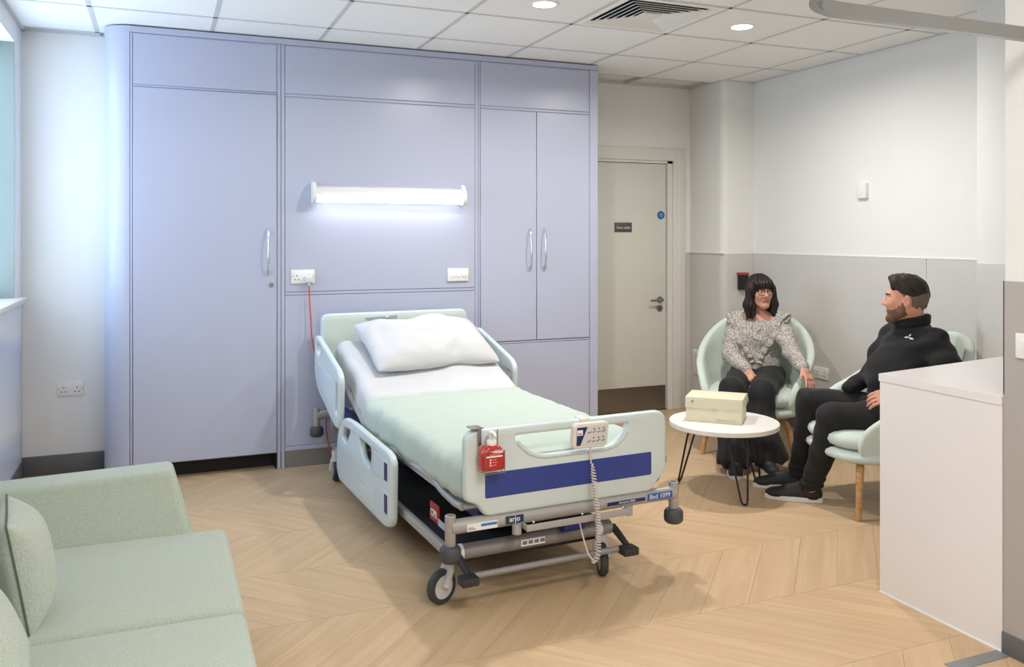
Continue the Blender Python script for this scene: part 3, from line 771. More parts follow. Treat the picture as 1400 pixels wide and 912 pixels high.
# curtain rail -----------------------------------------------------------------------
RZ = 2.08; cx, cy, rr = 1.83, 1.66, .25
path = [(XN, 1.912)] + [(XN-.1*k, 1.912-.0004*k) for k in range(1, 9)]
path = [(XN-.006, 1.91)]+[(x, 1.91) for x in np.linspace(2.6, cx, 8)]
for k in range(1, 13):
    a = math.pi/2*k/12; path.append((cx-rr*math.sin(a), 1.91-rr+rr*math.cos(a)))
path += [(cx-rr, y) for y in np.linspace(1.5, .3, 6)]
m = MB(); prof = [(-.012, 0), (.012, 0), (.012, .042), (-.012, .042)]; rings = []
for i, p in enumerate(path):
    a = Vector(path[max(i-1, 0)]); b = Vector(path[min(i+1, len(path)-1)]); t = (b-a).normalized(); nn = Vector((-t.y, t.x))
    rings.append([m.bm.verts.new((p[0]+nn.x*u, p[1]+nn.y*u, RZ+v)) for u, v in prof])
for a, b in zip(rings, rings[1:]):
    for k in range(4): m.bm.faces.new((a[k], a[(k+1) % 4], b[(k+1) % 4], b[k]))
m.bm.faces.new(rings[0]); m.bm.faces.new(rings[-1])
rail = tag(empty('curtain_rail', (XN, 1.91, RZ)), 'curved satin metal curtain rail high at the upper right', 'curtain rail')
ro = m.build('track', M['rail_metal'], rail, 30); ro.location = (-XN, -1.91, -RZ)
box('wall_bracket', (-.012, -.03, -.012), (-.0005, .03, .054), M['rail_metal'], rail, .002)
MB().cyl((-.88-.25, -.8, .042), (-.88-.25, -.8, HC-RZ-.002), .008).build('suspension_rod', M['rail_metal'], rail)

# counter ----------------------------------------------------------------------------
ctr = tag(empty('counter_unit', (2.705, 2.08, 0)), 'white counter with plain side panel in front of the seated man', 'counter')
cp = [(0, 0), (0, .545), (1.24, .755), (1.24, .0)]
MB().prism([(0.0, .002), (0.0, .545), (.022, .5487), (.022, .002)], .004, .858).build('side_panel', M['white_counter'], ctr)
MB().prism([(.024, .53), (1.24, .735), (1.24, .713), (.024, .508)], .004, .858).build('back_panel', M['white_counter'], ctr)
MB().prism([(-.003, .002), (-.003, .549), (1.26, .762), (1.26, .002)], .859, .888).build('worktop', M['white_counter'], ctr)
box('floor_bead', (-.005, .002, .0), (.0, .545, .006), M['white_plastic'], ctr)

# ================================================================== HOSPITAL BED
BED_LOC = (1.543, 3.12, 0.0); BED_RZ = math.radians(3.2)
bed = empty('hospital_bed', BED_LOC, BED_RZ, 'adjustable hospital bed with pale plastic end boards, blue strip and grey frame', 'bed')
def shift(o, dx=0, dy=0, dz=0): o.location = (dx, dy, dz); return o
# foot board ---------------------------------------------------------------
fo = rounded([(-.468, .70), (.468, .70), (.468, .435), (.425, .405), (.395, .36), (-.385, .36), (-.415, .412), (-.468, .428)], [.055, .055, .04, .03, .03, .03, .03, .04])
hole = rounded([(-.255, .662), (.275, .662), (.265, .630), (.215, .585), (.17, .572), (-.13, .572), (-.18, .585), (-.245, .635)], [.015, .015, .03, .03, .04, .04, .03, .03])
fb = panel('foot_board', [fo, hole], .044, .014, M['bed_plastic'], bed)
lip = [(x, -.021, z) for x, z in rounded([(-.245, .635), (-.19, .583), (-.13, .566), (.17, .566), (.225, .583), (.268, .630)], [0, .03, .03, .03, .03, 0])]
MB().tube(lip, .008, 8).build('grip_lip', M['bed_plastic'], fb)
bs = panel('colour_strip', [rounded([(-.385, .433), (.388, .433), (.388, .530), (-.385, .530)], .008, 3)], .002, .0004, M['blue_strip'], fb, 1); shift(bs, 0, -.0222)
box('hanging_hook', (.474, -.006, .47), (.482, .006, .50), M['bed_grey'], fb, .002)
# head board -------------------------------------------------------------------
ho = rounded([(-.505, .965), (.465, .965), (.465, .47), (-.505, .47)], [.05, .05, .03, .03])
hb = panel('head_board', [ho], .044, .014, M['bed_plastic'], bed); shift(hb, 0, 2.215)
hi = panel('board_inset', [rounded([(-.478, .945), (.44, .945), (.44, .50), (-.478, .50)], .03)], .004, .001, mat('bed_board_green', srgb(204, 216, 206), .4), hb, 1); shift(hi, 0, -.0225)
gr = panel('grip_recess', [rounded([(-.235, .934), (-.02, .944), (-.02, .918), (-.215, .912)], .008)], .003, .0005, mat('grip_grey', srgb(168, 176, 186), .4), hb, 1); shift(gr, 0, -.025)
MB().sph((-.085, -.03, .93), .010, sc=(1.6, 1, 1)).build('latch_knob', M['chrome'], hb)
for sx in (-.42, .40): box('board_post', (sx-.02, 2.20, .24), (sx+.02, 2.23, .49), M['bed_grey'], bed, .004)
# foot and head cross bars, posts and bumpers -----------------------------------------
def end_bar(y, name):
    b = MB().cyl((-.52, y, .335), (.52, y, .335), .028, n=24).build(name, M['bed_grey'], bed)
    for sx in (-1, 1):
        m = MB().lathe([(.020, .26), (.021, .262), (.021, .380), (.019, .382), (.0145, .382), (.0145, .366), (0, .366)], (sx*.52, y, 0), 24)
        p = m.build('accessory_post', M['bed_grey'], bed)
        MB().lathe([(0, .3665), (.0142, .3665), (.0142, .367)], (sx*.52, y, 0), 20).build('socket_hole', M['black'], p)
        MB().lathe([(0, .203), (.030, .203), (.040, .212), (.042, .225), (.041, .252), (.034, .263), (.021, .267), (0, .267)], (sx*.52, y, 0), 28).build('bumper', M['dark_rubber'], bed)
    return b
fbar = end_bar(0.0, 'end_bar'); hbar = end_bar(2.255, 'end_bar')
def bar_label(name, x0, x1, z0, z1, m, y=-.0286): return box(name, (x0, y-.0008, z0), (x1, y+.0005, z1), m, fbar)
lb = bar_label('bed_number_label', .365, .492, .325, .353, M['bed_label_blue'])
text_xz('lettering', 'Bed 1099', .028, M['print_white'], lb, (.428, -.0297, .3385))
lb = bar_label('model_label', .165, .352, .329, .343, M['navy'])
text_xz('lettering', 'Enterprise 8000', .0125, M['print_white'], lb, (.262, -.0297, .336))
lb = bar_label('maker_label', -.300, -.222, .322, .353, mat('maker_navy', srgb(40, 58, 84), .4))
text_xz('lettering', 'arjo', .030, M['print_white'], lb, (-.261, -.0297, .3395), bold=True)
lb = bar_label('asset_label', -.463, -.335, .318, .347, M['print_white'])
box('blue_band', (-.405, -.030, .331), (-.337, -.0292, .341), M['mid_blue'], lb)
for k in range(3): box('lettering', (-.458, -.030, .323+.004*k), (-.425-.006*k, -.0292, .3248+.004*k), M['print_grey'], lb)
# drainage-bag rail in front of the bar
br = MB().box((-.235, -.084, .300), (.240, -.076, .326), .002).box((-.235, -.08, .302), (-.226, -.01, .324), .002).build('bag_rail', M['bed_grey'], bed)
for x in (-.255, .262):
    MB().cyl((x, -.035, .283), (x, -.035, .322), .019, n=18).cyl((x, -.035, .300), (x, -.0, .320), .010).build('bag_hook_socket', M['bed_grey'], bed)
for x in (-.2, .02, .215): MB().sph((x, -.070, .331), .006, 10, 8).build('rail_bolt', M['chrome'], bed)
# lower base ---------------------------------------------------------------------------
BX0, BX1 = -.462, .255
base = MB().cyl((BX0-.02, .10, .195), (BX1, .10, .195), .030, n=24).build('base_beam', M['bed_grey2'], bed)
MB().cyl((BX0-.03, 1.95, .195), (BX1, 1.95, .195), .030, n=24).build('base_beam', M['bed_grey2'], bed)
for x in (BX0-.015, BX1-.01):
    MB().box((x-.012, .10, .168), (x+.012, 1.97, .208), .003).build('base_side_rail', M['bed_grey'], bed)
MB().cyl((BX0+.005, .10, .195), (BX0+.03, .10, .195), .0315, n=24).build('warning_band', M['print_white'], base)
MB().cyl((BX1-.075, .10, .195), (BX1-.05, .10, .195), .0315, n=24).build('warning_band', M['print_white'], base)
box('data_label', (-.185, .0685, .185), (-.075, .0705, .212), M['print_white'], base)
for k in range(4): box('lettering', (-.178+.027*k, .0678, .192), (-.158+.027*k, .0687, .206), M['print_grey'], base)
MB().box((BX0+.02, .14, .13), (BX1-.03, 1.9, .165), .01).build('base_cover', M['bed_dark'], bed)
for y in (.45, 1.55):
    MB().box((-.22, y-.11, .16), (.02, y+.11, .36), .02).build('lift_column', M['bed_dark'], bed)
for sx in (-.36, .34):
    MB().box((sx-.02, .06, .325), (sx+.02, 2.22, .375), .004).build('upper_side_member', mat('bed_blue_member', srgb(46, 60, 120), .5), bed)
MB().cyl((-.02, .03, .262), (.075, .03, .262), .030, n=20).build('motor_cap', mat('motor_blue', srgb(34, 44, 120), .45), bed)
def caster(px, py, swing, with_pedal):
    c = MB().cyl((px, py, .13), (px, py, .19), .024, n=20)
    dx, dy = math.cos(swing), math.sin(swing); nx, ny = -dy, dx
    wx, wy = px+dx*.035, py+dy*.035
    fork = MB().cyl((px, py, .125), (px, py, .185), .025, n=20)
    for s in (-1, 1):
        a = Vector((px+nx*.018*s, py+ny*.018*s, .135)); b = Vector((wx+nx*.021*s, wy+ny*.021*s, .068))
        fork.cyl(a, b, .014, .019, 12)
    f = fork.build('caster', mat('caster_shell', srgb(196, 198, 202), .4), bed)
    ty = MB(); ax = Vector((nx, ny, 0)); cc = Vector((wx, wy, .068))
    prof = []
    q = Vector((0, 0, 1)).rotation_difference(ax).to_matrix().to_4x4()
    m = MB().lathe([(.046, -.016), (.062, -.016), (.0672, -.010), (.068, 0), (.0672, .010), (.062, .016), (.046, .016)], n=36)
    m.xf(Matrix.Translation(cc) @ q); m.build('tyre', M['tyre'], f)
    m = MB().lathe([(0, -.0185), (.02, -.0185), (.046, -.0145), (.047, 0), (.046, .0145), (.02, .0185), (0, .0185)], n=30)
    m.xf(Matrix.Translation(cc) @ q); m.build('wheel_disc', mat('wheel_disc', srgb(206, 208, 210), .35), f)
    return f
caster(BX0-.018, .125, math.radians(200), True); caster(BX1-.035, .115, math.radians(250), True)
caster(BX0-.018, 1.93, math.radians(80), False); caster(BX1-.035, 1.93, math.radians(80), False)
# brake bar with pedals
bp = MB().cyl((BX0+.01, -.005, .135), (BX1+.005, -.005, .135), .0125, n=16).build('brake_bar', M['bed_grey2'], bed)
for x, l in ((BX0+.002, .0), (BX1+.01, .0)):
    m = MB().tube([(x-.0, .09, .195), (x+.004, .07, .185), (x+.012, -.01, .142)], [.017, .016, .013], 12)
    m.box((x-.035, -.062, .116), (x+.038, .0, .150), .008)
    p = m.build('brake_pedal', mat('pedal_black', srgb(44, 46, 48), .55), bed)
    for k in range(4): box('tread_rib', (x-.028+.016*k, -.0635, .122), (x-.020+.016*k, -.0615, .144), M['tyre'], p)
# mattress platform -------------------------------------------------------------------
HING, TILT = 1.34, math.radians(21.5)
def lift(y, z):
    """bend the lying surface upward beyond the hinge"""
    if y <= HING: return y, z
    s = min((y-HING)/.10, 1.0); a = TILT
    d = y-HING
    zz = d*math.sin(a) - .05*math.sin(a)*(1-math.exp(-d/.05))*.6
    return HING+d*math.cos(a) - (z-.42)*math.sin(a)*min(d/.12, 1.0), z + zz
for sx in (-1, 1):
    m = MB().tube([(sx*.455, .035, .395), (sx*.458, .10, .392), (sx*.458, .22, .400), (sx*.458, .36, .425), (sx*.458, 1.32, .425)], .016, 10)
    m.build('deck_edge', M['bed_grey'], bed)
    y1, z1 = lift(2.14, .41)
    MB().tube([(sx*.458, 1.36, .43), (sx*.458, y1, z1)], .016, 10).build('deck_edge', M['bed_grey'], bed)
MB().box((-.45, .04, .385), (.45, 1.33, .405), .004).build('deck_panel', mat('deck_grey', srgb(180, 182, 186), .5), bed)
y1, z1 = lift(2.14, .40)
m = MB(); q = [(1.35, .40), (y1, z1), (y1-.006, z1+.018), (1.344, .418)]
a = [m.bm.verts.new((-.45, y, z)) for y, z in q]; b = [m.bm.verts.new((.45, y, z)) for y, z in q]
for k in range(4): m.bm.faces.new((a[k], a[(k+1) % 4], b[(k+1) % 4], b[k]))
m.bm.faces.new(a); m.bm.faces.new(b); m.build('deck_panel', MATS['deck_grey'], bed, 20)
MB().tube([(-.455, .036, .395), (-.2, .028, .395), (.2, .028, .395), (.455, .036, .395)], .014, 10).build('deck_edge', M['bed_grey'], bed)
# emergency release tag
tg = MB().box((-.478, .245, .262), (-.468, .345, .338), .006).build('release_handle', M['tag_red'], bed)
text_xz('lettering', 'CPR', .042, M['print_white'], tg, (-.4795, .292, .296), (0, 0, -math.pi/2), bold=True)
box('tag_label', (-.4785, .17, .262), (-.4765, .243, .290), mat('tag_label_grey', srgb(168, 178, 192), .5), tg)
# side rails -------------------------------------------------------------------------------
def side_rail(loops, x, parent, ribs, name='side_rail'):
    """loops given in (y, z); panel normal along local x"""
    conv = [[(-p[0], p[1]) for p in lp] for lp in loops]
    o = panel(name, conv, .034, .012, M['bed_plastic'], parent)
    o.rotation_euler = (0, 0, -math.pi/2); o.location = (x, 0, 0)
    return o
def foot_rail(x, s):
    out = rounded([(.66, .135), (.645, .43), (.70, .462), (1.30, .478), (1.52, .470), (1.64, .36), (1.665, .16), (1.60, .105), (.75, .105)], [.04, .05, .04, .05, .10, .08, .05, .03, .05])
    h1 = rounded([(1.36, .425), (1.50, .418), (1.53, .355), (1.45, .335)], .02)
    h2 = rounded([(.98, .42), (1.20, .425), (1.13, .335), (.99, .315)], .025)
    o = side_rail([out, h1, h2], x, bed, None)
    for (y0, y1, z0, z1) in ((.70, .93, .315, .42), (.70, .93, .165, .275)):
        i1 = panel('rail_inset', [rounded([(-y0, z0), (-y1, z0), (-y1, z1), (-y0, z1)], .02)], .004, .001, M['bed_plastic2'], o, 1); i1.location = (0, -s*.0165*-1, 0)
        i2 = panel('blue_marker', [rounded([(-y0-.01, z0+.012), (-y0-.055, z0+.012), (-y0-.055, z1-.012), (-y0-.01, z1-.012)], .008)], .004, .001, M['navy'], o, 1); i2.location = (0, s*.0185, 0)
    MB().box((-1.30, s*.015-.004, .185), (-1.08, s*.015+.004, .197), .004).build('rail_rib', M['bed_plastic'], o)
    MB().box((-1.62, s*.014-.004, .135), (-.72, s*.014+.004, .145), .004).build('rail_rib', M['bed_plastic'], o)
    return o
foot_rail(-.53, -1); foot_rail(.53, 1)
def head_rail(x, s):
    out = rounded([(1.60, .42), (1.585, .655), (1.63, .70), (2.14, .842), (2.20, .835), (2.205, .60), (2.13, .52), (1.70, .375), (1.63, .375)], [.03, .04, .05, .04, .03, .05, .05, .03, .03])
    h1 = rounded([(1.635, .62), (1.685, .632), (1.69, .46), (1.645, .45)], .02)
    h2 = rounded([(2.03, .79), (2.15, .80), (2.15, .735), (2.07, .725)], .02)
    o = side_rail([out, h1, h2], x, bed, None)
    i1 = panel('rail_inset', [rounded([(-1.74, .44), (-2.12, .57), (-2.12, .69), (-1.74, .64)], .03)], .004, .001, M['bed_plastic2'], o, 1); i1.location = (0, s*.0165, 0)
    return o
head_rail(-.53, -1); head_rail(.53, 1)
for sx in (-1, 1):
    for y, z in ((.95, .33), (1.40, .33), (1.85, .52)):
        MB().cyl((sx*.45, y, z+.05), (sx*.515, y, z), .012, n=12).build('rail_arm', M['bed_grey'], bed)

# mattress under a white sheet ------------------------------------------------------------------
def cross(width, top, bottom, r, n=8):
    """profile from left bottom over the top to right bottom"""
    p = [(-width, bottom)]
    for k in range(3): p.append((-width, bottom+(top-r-bottom)*(k+1)/3))
    for k in range(1, n+1):
        a = math.pi/2*k/n; p.append((-width+r-r*math.cos(a), top-r+r*math.sin(a)))
    for k in range(1, 18): p.append((-(width-r)*(1-k/18), top))
    q = [(0.0, top)]+[(-x, z) for x, z in reversed(p)]
    return p + q
def bedding(name, y0, y1, ny, width, top, bottom, r, wr, m, caps=True, seed=0.0, hem=0.0):
    prof = cross(width, top, bottom, r)
    ys = np.linspace(y0, y1, ny); P = np.zeros((ny, len(prof), 3))
    for i, y in enumerate(ys):
        e = min((y-y0), (y1-y))
        for j, (x, z) in enumerate(prof):
            up = max(0.0, (z-bottom)/(top-bottom))
            w = wr*(nz(x*3+seed, y*9, seed)+.6*nz(x*7, y*22+seed, 3.1))
            side = 1.0 if abs(x) > width-.02 else 0.0
            dx = wr*(1.0+1.6*(1-up))*nz(seed+1.7, y*(11 if caps else 13), z*2)*side*(1 if x > 0 else -1)
            zz = z + (w if up > .6 else w*.3)
            if hem and up < .05: zz += hem*nz(y*4, seed, 5.0)
            # soften the ends
            if caps and e < .05: zz = bottom + (zz-bottom)*math.sqrt(max(1-(1-e/.05)**2, 0.0)*.75+.25) if up > .3 else zz
            yy, zl = lift(y, zz)
            P[i, j] = (x+dx, yy, zl)
    me = grid_mesh(name, P)
    if caps:
        bm = bmesh.new(); bm.from_mesh(me); bm.verts.ensure_lookup_table(); nv = len(prof)
        bm.faces.new([bm.verts[j] for j in range(nv)]); bm.faces.new([bm.verts[(ny-1)*nv+j] for j in reversed(range(nv))])
        bot = [(bm.verts[i*nv], bm.verts[i*nv+nv-1]) for i in range(ny)]
        for a, b in zip(bot, bot[1:]): bm.faces.new((a[0], b[0], b[1], a[1]))
        bmesh.ops.recalc_face_normals(bm, faces=bm.faces); bm.to_mesh(me); bm.free()
        me.polygons.foreach_set('use_smooth', [True]*len(me.polygons)); me.set_sharp_from_angle(angle=math.radians(50))
    else: fix_normals(me)
    return link(name, me, m)
mt = bedding('mattress', .035, 2.13, 150, .452, .56, .425, .05, .006, M['sheet'], True, 2.0)
mt.location = BED_LOC; mt.rotation_euler = (0, 0, BED_RZ)
tag(mt, 'mattress in a white sheet on the bed, head end raised', 'mattress')
gs = bedding('draw_sheet', .022, 1.385, 110, .466, .569, .432, .055, .006, M['green_sheet'], False, 9.0, .012)
gs.location = BED_LOC; gs.rotation_euler = (0, 0, BED_RZ); solid(gs, .005, 1)
tag(gs, 'pale green sheet folded over the lower half of the bed', 'sheet')
# pillow -------------------------------------------------------------------------------------------
def pillow_mesh(name, w, d, h, n=44, seed=0.0, wr=.012, corner=.0):
    vs = []; fs = []
    def pt(u, v, s):
        # u, v in -1..1
        uu = abs(u); vv = abs(v)
        edge = (1-uu**3.0)*(1-vv**3.0)
        th = h*max(edge, 0)**.55
        k = 1-.07*(1-vv**2)*uu**4-.0
        cr = 1-corner*(uu*vv)**5
        x = w*u*(1-.06*(1-vv*vv)*uu)*cr; y = d*v*(1-.08*(1-uu*uu)*vv)*cr
        wz = wr*(nz(x*5+seed, y*5, s*2)+.5*nz(x*12, y*12+seed, s*3))*min(edge*2, 1)
        return x, y, s*th*.5*(1.25 if s > 0 else .75) + wz
    idx = {}
    for s in (1, -1):
        for i in range(n+1):
            for j in range(n+1):
                bd = i in (0, n) or j in (0, n)
                if bd and s < 0: idx[(s, i, j)] = idx[(1, i, j)]; continue
                u = -math.cos(math.pi*i/n)*.35+(2*i/n-1)*.65; v = -math.cos(math.pi*j/n)*.35+(2*j/n-1)*.65
                idx[(s, i, j)] = len(vs); vs.append(pt(u, v, s))
        for i in range(n):
            for j in range(n):
                q = [idx[(s, i, j)], idx[(s, i+1, j)], idx[(s, i+1, j+1)], idx[(s, i, j+1)]]
                fs.append(q if s > 0 else q[::-1])
    me = bpy.data.meshes.new(name); me.from_pydata(vs, [], fs)
    me.polygons.foreach_set('use_smooth', [True]*len(me.polygons)); return me
pm = pillow_mesh('pillow', .40, .26, .17, 60, 4.0, .024, .05)
for v in pm.vertices:            # soft crease towards the front edge
    x, y, z = v.co
    c = math.exp(-((x-.10-.10*(y+.25))/.075)**2)*max(0, min(1, (-y+.02)/.2))
    v.co.z -= .018*c*(1 if z > 0 else 0)
    c2 = math.exp(-((x+.12)/.04)**2)*max(0, min(1, (-y-.08)/.15)); v.co.z -= .014*c2*(1 if z > 0 else 0)
    s_ = min(max((-y-.06)/.18, 0), 1); v.co.y += .032*s_*s_*(3-2*s_)*math.exp(-((x-.12)/.09)**2)
pil = link('pillow', pm, M['sheet'])
yl, zl = lift(1.885, .56)
pp = Matrix.Translation(BED_LOC) @ Matrix.Rotation(BED_RZ, 4, 'Z') @ Vector((.035, yl, zl+.052))
pil.location = pp; pil.rotation_euler = (TILT+math.radians(4), math.radians(0), BED_RZ+math.radians(3))
tag(pil, 'plump white pillow on the raised head of the bed', 'pillow')

# hand-sanitiser bottle in a wire holder ------------------------------------------------------------
def bed_pt(x, y, z): return Matrix.Translation(BED_LOC) @ Matrix.Rotation(BED_RZ, 4, 'Z') @ Vector((x, y, z))
bt = empty('sanitiser_bottle', bed_pt(-.378, -.066, .552), BED_RZ, 'red pump bottle of hand gel hung on the foot board', 'bottle')
ol = rounded([(-.052, .004), (.052, .004), (.052, .082), (.028, .108), (-.028, .108), (-.052, .082)], [.012, .012, .018, .02, .02, .018])
panel('bottle_body', [ol], .060, .014, M['bottle_red'], bt, 4)
lab = panel('front_label', [rounded([(-.036, .012), (.038, .012), (.038, .094), (-.036, .094)], .004)], .002, .0005, mat('label_red', srgb(178, 44, 38), .45), bt, 1); lab.location = (0, -.0302, 0)
MB().prism([(-.036, .090), (.038, .090), (.038, .078), (-.002, .080)], -.0004, .0004).xf(Matrix.Rotation(math.pi/2, 4, 'X')).build('print_patch', M['print_white'], lab).location = (0, -.0014, 0)
box('print_band', (-.036, -.0018, .062), (.036, -.0008, .068), M['print_white'], lab)
for k in range(3):
    MB().cyl((-.018, -.0008, .052-.011*k), (-.018, -.0018, .052-.011*k), .0038, n=12).build('print_dot', M['print_white'], lab)
    box('lettering', (-.010, -.0018, .0505-.011*k), (.008+.004*(k % 2), -.0008, .0535-.011*k), mat('print_pink', srgb(228, 150, 140), .5), lab)
box('lettering', (-.022, -.0018, .072), (.028, -.0008, .0745), MATS['print_pink'], lab)
MB().lathe([(.020, .106), (.021, .108), (.021, .122), (.017, .128), (.010, .130), (.009, .150), (.012, .152), (.012, .158), (0, .159)], n=24).build('pump_collar', M['white_plastic'], bt)
MB().tube([(0, .012, .155), (0, -.008, .158), (0, -.034, .156), (0, -.044, .148)], [.010, .010, .007, .005], 10).build('pump_spout', M['white_plastic'], bt)
bt.scale = (.92, .92, .92)
hold = empty('bottle_holder', bed_pt(-.378, -.066, .552), BED_RZ, 'thin wire holder carrying the red gel bottle on the foot board', 'bottle holder')
m = MB()
for sx in (-.0425, .045):
    m.tube([(sx, -.0345, -.006), (sx, -.0345, .09)], .0018, 8)
    m.tube([(sx, -.0345, -.004), (sx, .034, -.004), (sx, .036, .16)], .0018, 8)
m.tube([(-.0425, -.0345, .089), (.045, -.0345, .089)], .0018, 8); m.tube([(-.0425, -.0345, -.004), (.045, -.0345, -.004)], .0018, 8)
m.build('wire_cage', M['steel'], hold)
MB().box((-.072, .034, .168), (-.020, .098, .172), .001).box((-.045, .034, .10), (-.030, .038, .172), .001).build('hanger_clip', M['steel'], hold)

hold.scale = (.92, .92, .92)
# handset with coiled lead -----------------------------------------------------------------------------
hs = empty('bed_handset', bed_pt(.068, -.046, .640), BED_RZ, 'cream bed control handset hung on the foot board with coiled lead', 'remote control')
case = panel('case', [rounded([(-.088, -.050), (.078, -.052), (.088, .050), (-.078, .052)], .022)], .030, .008, mat('handset_cream', srgb(222, 216, 208), .4), hs, 3)
fpn = panel('key_panel', [rounded([(-.072, -.038), (.066, -.040), (.076, .038), (-.064, .040)], .008)], .002, .0004, mat('key_panel_grey', srgb(204, 204, 204), .45), case, 1); fpn.location = (0, -.0152, 0)
MB().prism([(-.066, .036), (-.018, .036), (-.052, -.036), (-.070, -.036)], -.0004, .0004).xf(Matrix.Rotation(math.pi/2, 4, 'X')).build('navy_corner', M['navy'], fpn).location = (0, -.0014, 0)
box('lock_key', (-.066, -.0022, .004), (-.040, -.0012, .026), M['print_white'], fpn, .0004); box('lettering', (-.062, -.0026, .009), (-.046, -.002, .013), M['tag_red'], fpn)
for r_ in range(2):
    for c_ in range(4):
        x = -.012+.0225*c_+(.003 if r_ == 0 else 0); z = .024-.036*r_
        if c_: MB().prism([(x-.004, z-.001), (x+.004, z-.001), (x, z+.006)], -.0004, .0004).xf(Matrix.Rotation(math.pi/2, 4, 'X')).build('arrow_mark', M['print_dark'], fpn).location = (0, -.0014, 0)
        MB().tube([(x-.009, -.0014, z-.012), (x-.002, -.0014, z-.0125), (x+.008, -.0014, z-.0095+.004*((c_+r_) % 2))], .0014, 6).build('key_mark', M['tag_red'] if r_ == 0 and c_ in (1, 2) else M['print_dark'], fpn)
MB().box((-.03, .012, .040), (.012, .075, .066), .008).box((-.03, .060, .02), (.012, .072, .06), .004).build('hook', MATS['handset_cream'], case)
pts = [(.004, .0, -.050), (.004, -.004, -.075), (.003, -.008, -.115)]
n0 = 34*8
for k in range(n0):
    t = k/n0; a = 2*math.pi*k/8*1.0
    z = -.118-.375*t if t < .86 else -.118-.375*.86-.05*math.sin((t-.86)/.14*math.pi*.5)
    x = .003 - .004*math.sin(t*3) - (0 if t < .86 else .028*(1-math.cos((t-.86)/.14*math.pi*.5)))
    rr = .0085 if t > .1 else .0085*(.4+.6*t/.1)
    pts.append((x+rr*math.cos(a), -.020+rr*math.sin(a)-.05*min(t*2, 1), z))
for k in range(1, 8): pts.append((-.030-.006*min(k, 3)/3, -.06+.012*k, -.488+.02*k))
MB().tube(pts, .0033, 6).build('coiled_lead', mat('lead_cream', srgb(206, 200, 194), .45), hs)

# ================================================================== SOFA
sofa = empty('sofa', (0, 0, 0), 0, 'pale sage green fabric sofa in the near left corner', 'sofa')
def arm_mesh(y0, y1, name, inner):
    prof = rounded([(-.70, .10), (.185, .10), (.040, .625), (-.70, .605)], [.02, .03, .022, .03], 6)
    prof = [(x, z) for x, z in prof]
    m = MB(); r = .024; n = 5
    cx = sum(p[0] for p in prof)/len(prof); cz = sum(p[1] for p in prof)/len(prof)
    rings = []
    steps = [(y0, r)]+[(y0+r-r*math.cos(math.pi/2*k/n), r-r*math.sin(math.pi/2*k/n)) for k in range(1, n+1)]
    full = steps + [(y0+y1-y, o) for y, o in reversed(steps)]
    for y, o in full:
        ring = []
        for i, (x, z) in enumerate(prof):
            a = Vector(prof[i-1]); b = Vector(prof[(i+1) % len(prof)]); t = (b-a).normalized(); nn = Vector((-t.y, t.x))
            t_ = (y-y0)/(y1-y0); wt = (1-t_) if inner > 0 else t_
            ring.append(m.bm.verts.new((x+nn.x*o, y+inner*wt*.5*(z+nn.y*o-.44), z+nn.y*o)))
        rings.append(ring)
    L = len(prof)
    for a, b in zip(rings, rings[1:]):
        for k in range(L): m.bm.faces.new((a[k], a[(k+1) % L], b[(k+1) % L], b[k]))
    m.bm.faces.new(rings[0]); m.bm.faces.new(rings[-1])
    return m.build(name, M['sofa'], sofa, 60)
arm_mesh(3.125, 3.37, 'arm', 1); arm_mesh(1.46, 1.71, 'arm', -1)
MB().box((-.62, 1.70, .10), (.19, 3.14, .29), .015).build('base', M['sofa'], sofa)
MB().box((-.735, 1.45, .10), (-.53, 3.35, .74), .05, 4).build('backrest', M['sofa'], sofa, 60)
def seat_pad(y0, y1):
    nx, ny = 26, 26; vs = []
    o = MB().box((-.50, y0, .285), (.215, y1, .438), .028, 4)
    for v in o.bm.verts:
        u = (v.co.x+.14)/.36; w = (v.co.y-(y0+y1)/2)/((y1-y0)/2)
        if v.co.z > .40: v.co.z += 0
    bmesh.ops.subdivide_edges(o.bm, edges=[e for e in o.bm.edges if e.calc_length() > .2], cuts=8, use_grid_fill=True)
    for v in o.bm.verts:
        u = (v.co.x+.14)/.36; w = (v.co.y-(y0+y1)/2)/((y1-y0)/2)
        if v.co.z > .37: v.co.z += .012*max(0, (1-u*u))*max(0, (1-w*w)) + .002*nz(v.co.x*9, v.co.y*9, y0)
    return o.build('seat_cushion', M['sofa'], sofa, 60)
seat_pad(2.415, 3.115); seat_pad(1.705, 2.408)
for x in (-.6, .12):
    for y in (1.52, 3.32): MB().cyl((x, y, 0), (x, y, .105), .016, .022).build('leg', M['beech'], sofa)
def scatter(loc, rot, label, h=.14, w=.15):
    me = pillow_mesh('scatter_cushion', w, w, h, 36, loc[1], .006)
    o = link('scatter_cushion', me, M['cushion'], None, loc, rot)
    # piped seam round the edge
    n = 36; ring = []
    def uv(i): return -math.cos(math.pi*i/n)*.35+(2*i/n-1)*.65
    seq = [(uv(i), -1) for i in range(n)]+[(1, uv(i)) for i in range(n)]+[(uv(n-i), 1) for i in range(n)]+[(-1, uv(n-i)) for i in range(n)]
    for u, v in seq:
        uu, vv = abs(u), abs(v)
        ring.append((w*u*(1-.06*(1-vv*vv)*uu), w*v*(1-.08*(1-uu*uu)*vv), 0))
    MB().tube(ring, .003, 6, closed=True).build('piping', M['piping'], o)
    tag(o, label, 'cushion', 'scatter cushions on the sofa')
scatter((-.350, 2.59, .578), (math.radians(0), math.radians(80), math.radians(8)), 'sage scatter cushion with dark piping leaning near the far arm of the sofa')
scatter((-.362, 2.08, .585), (math.radians(0), math.radians(66), math.radians(10)), 'sage scatter cushion at the lower left edge, nearest on the sofa')

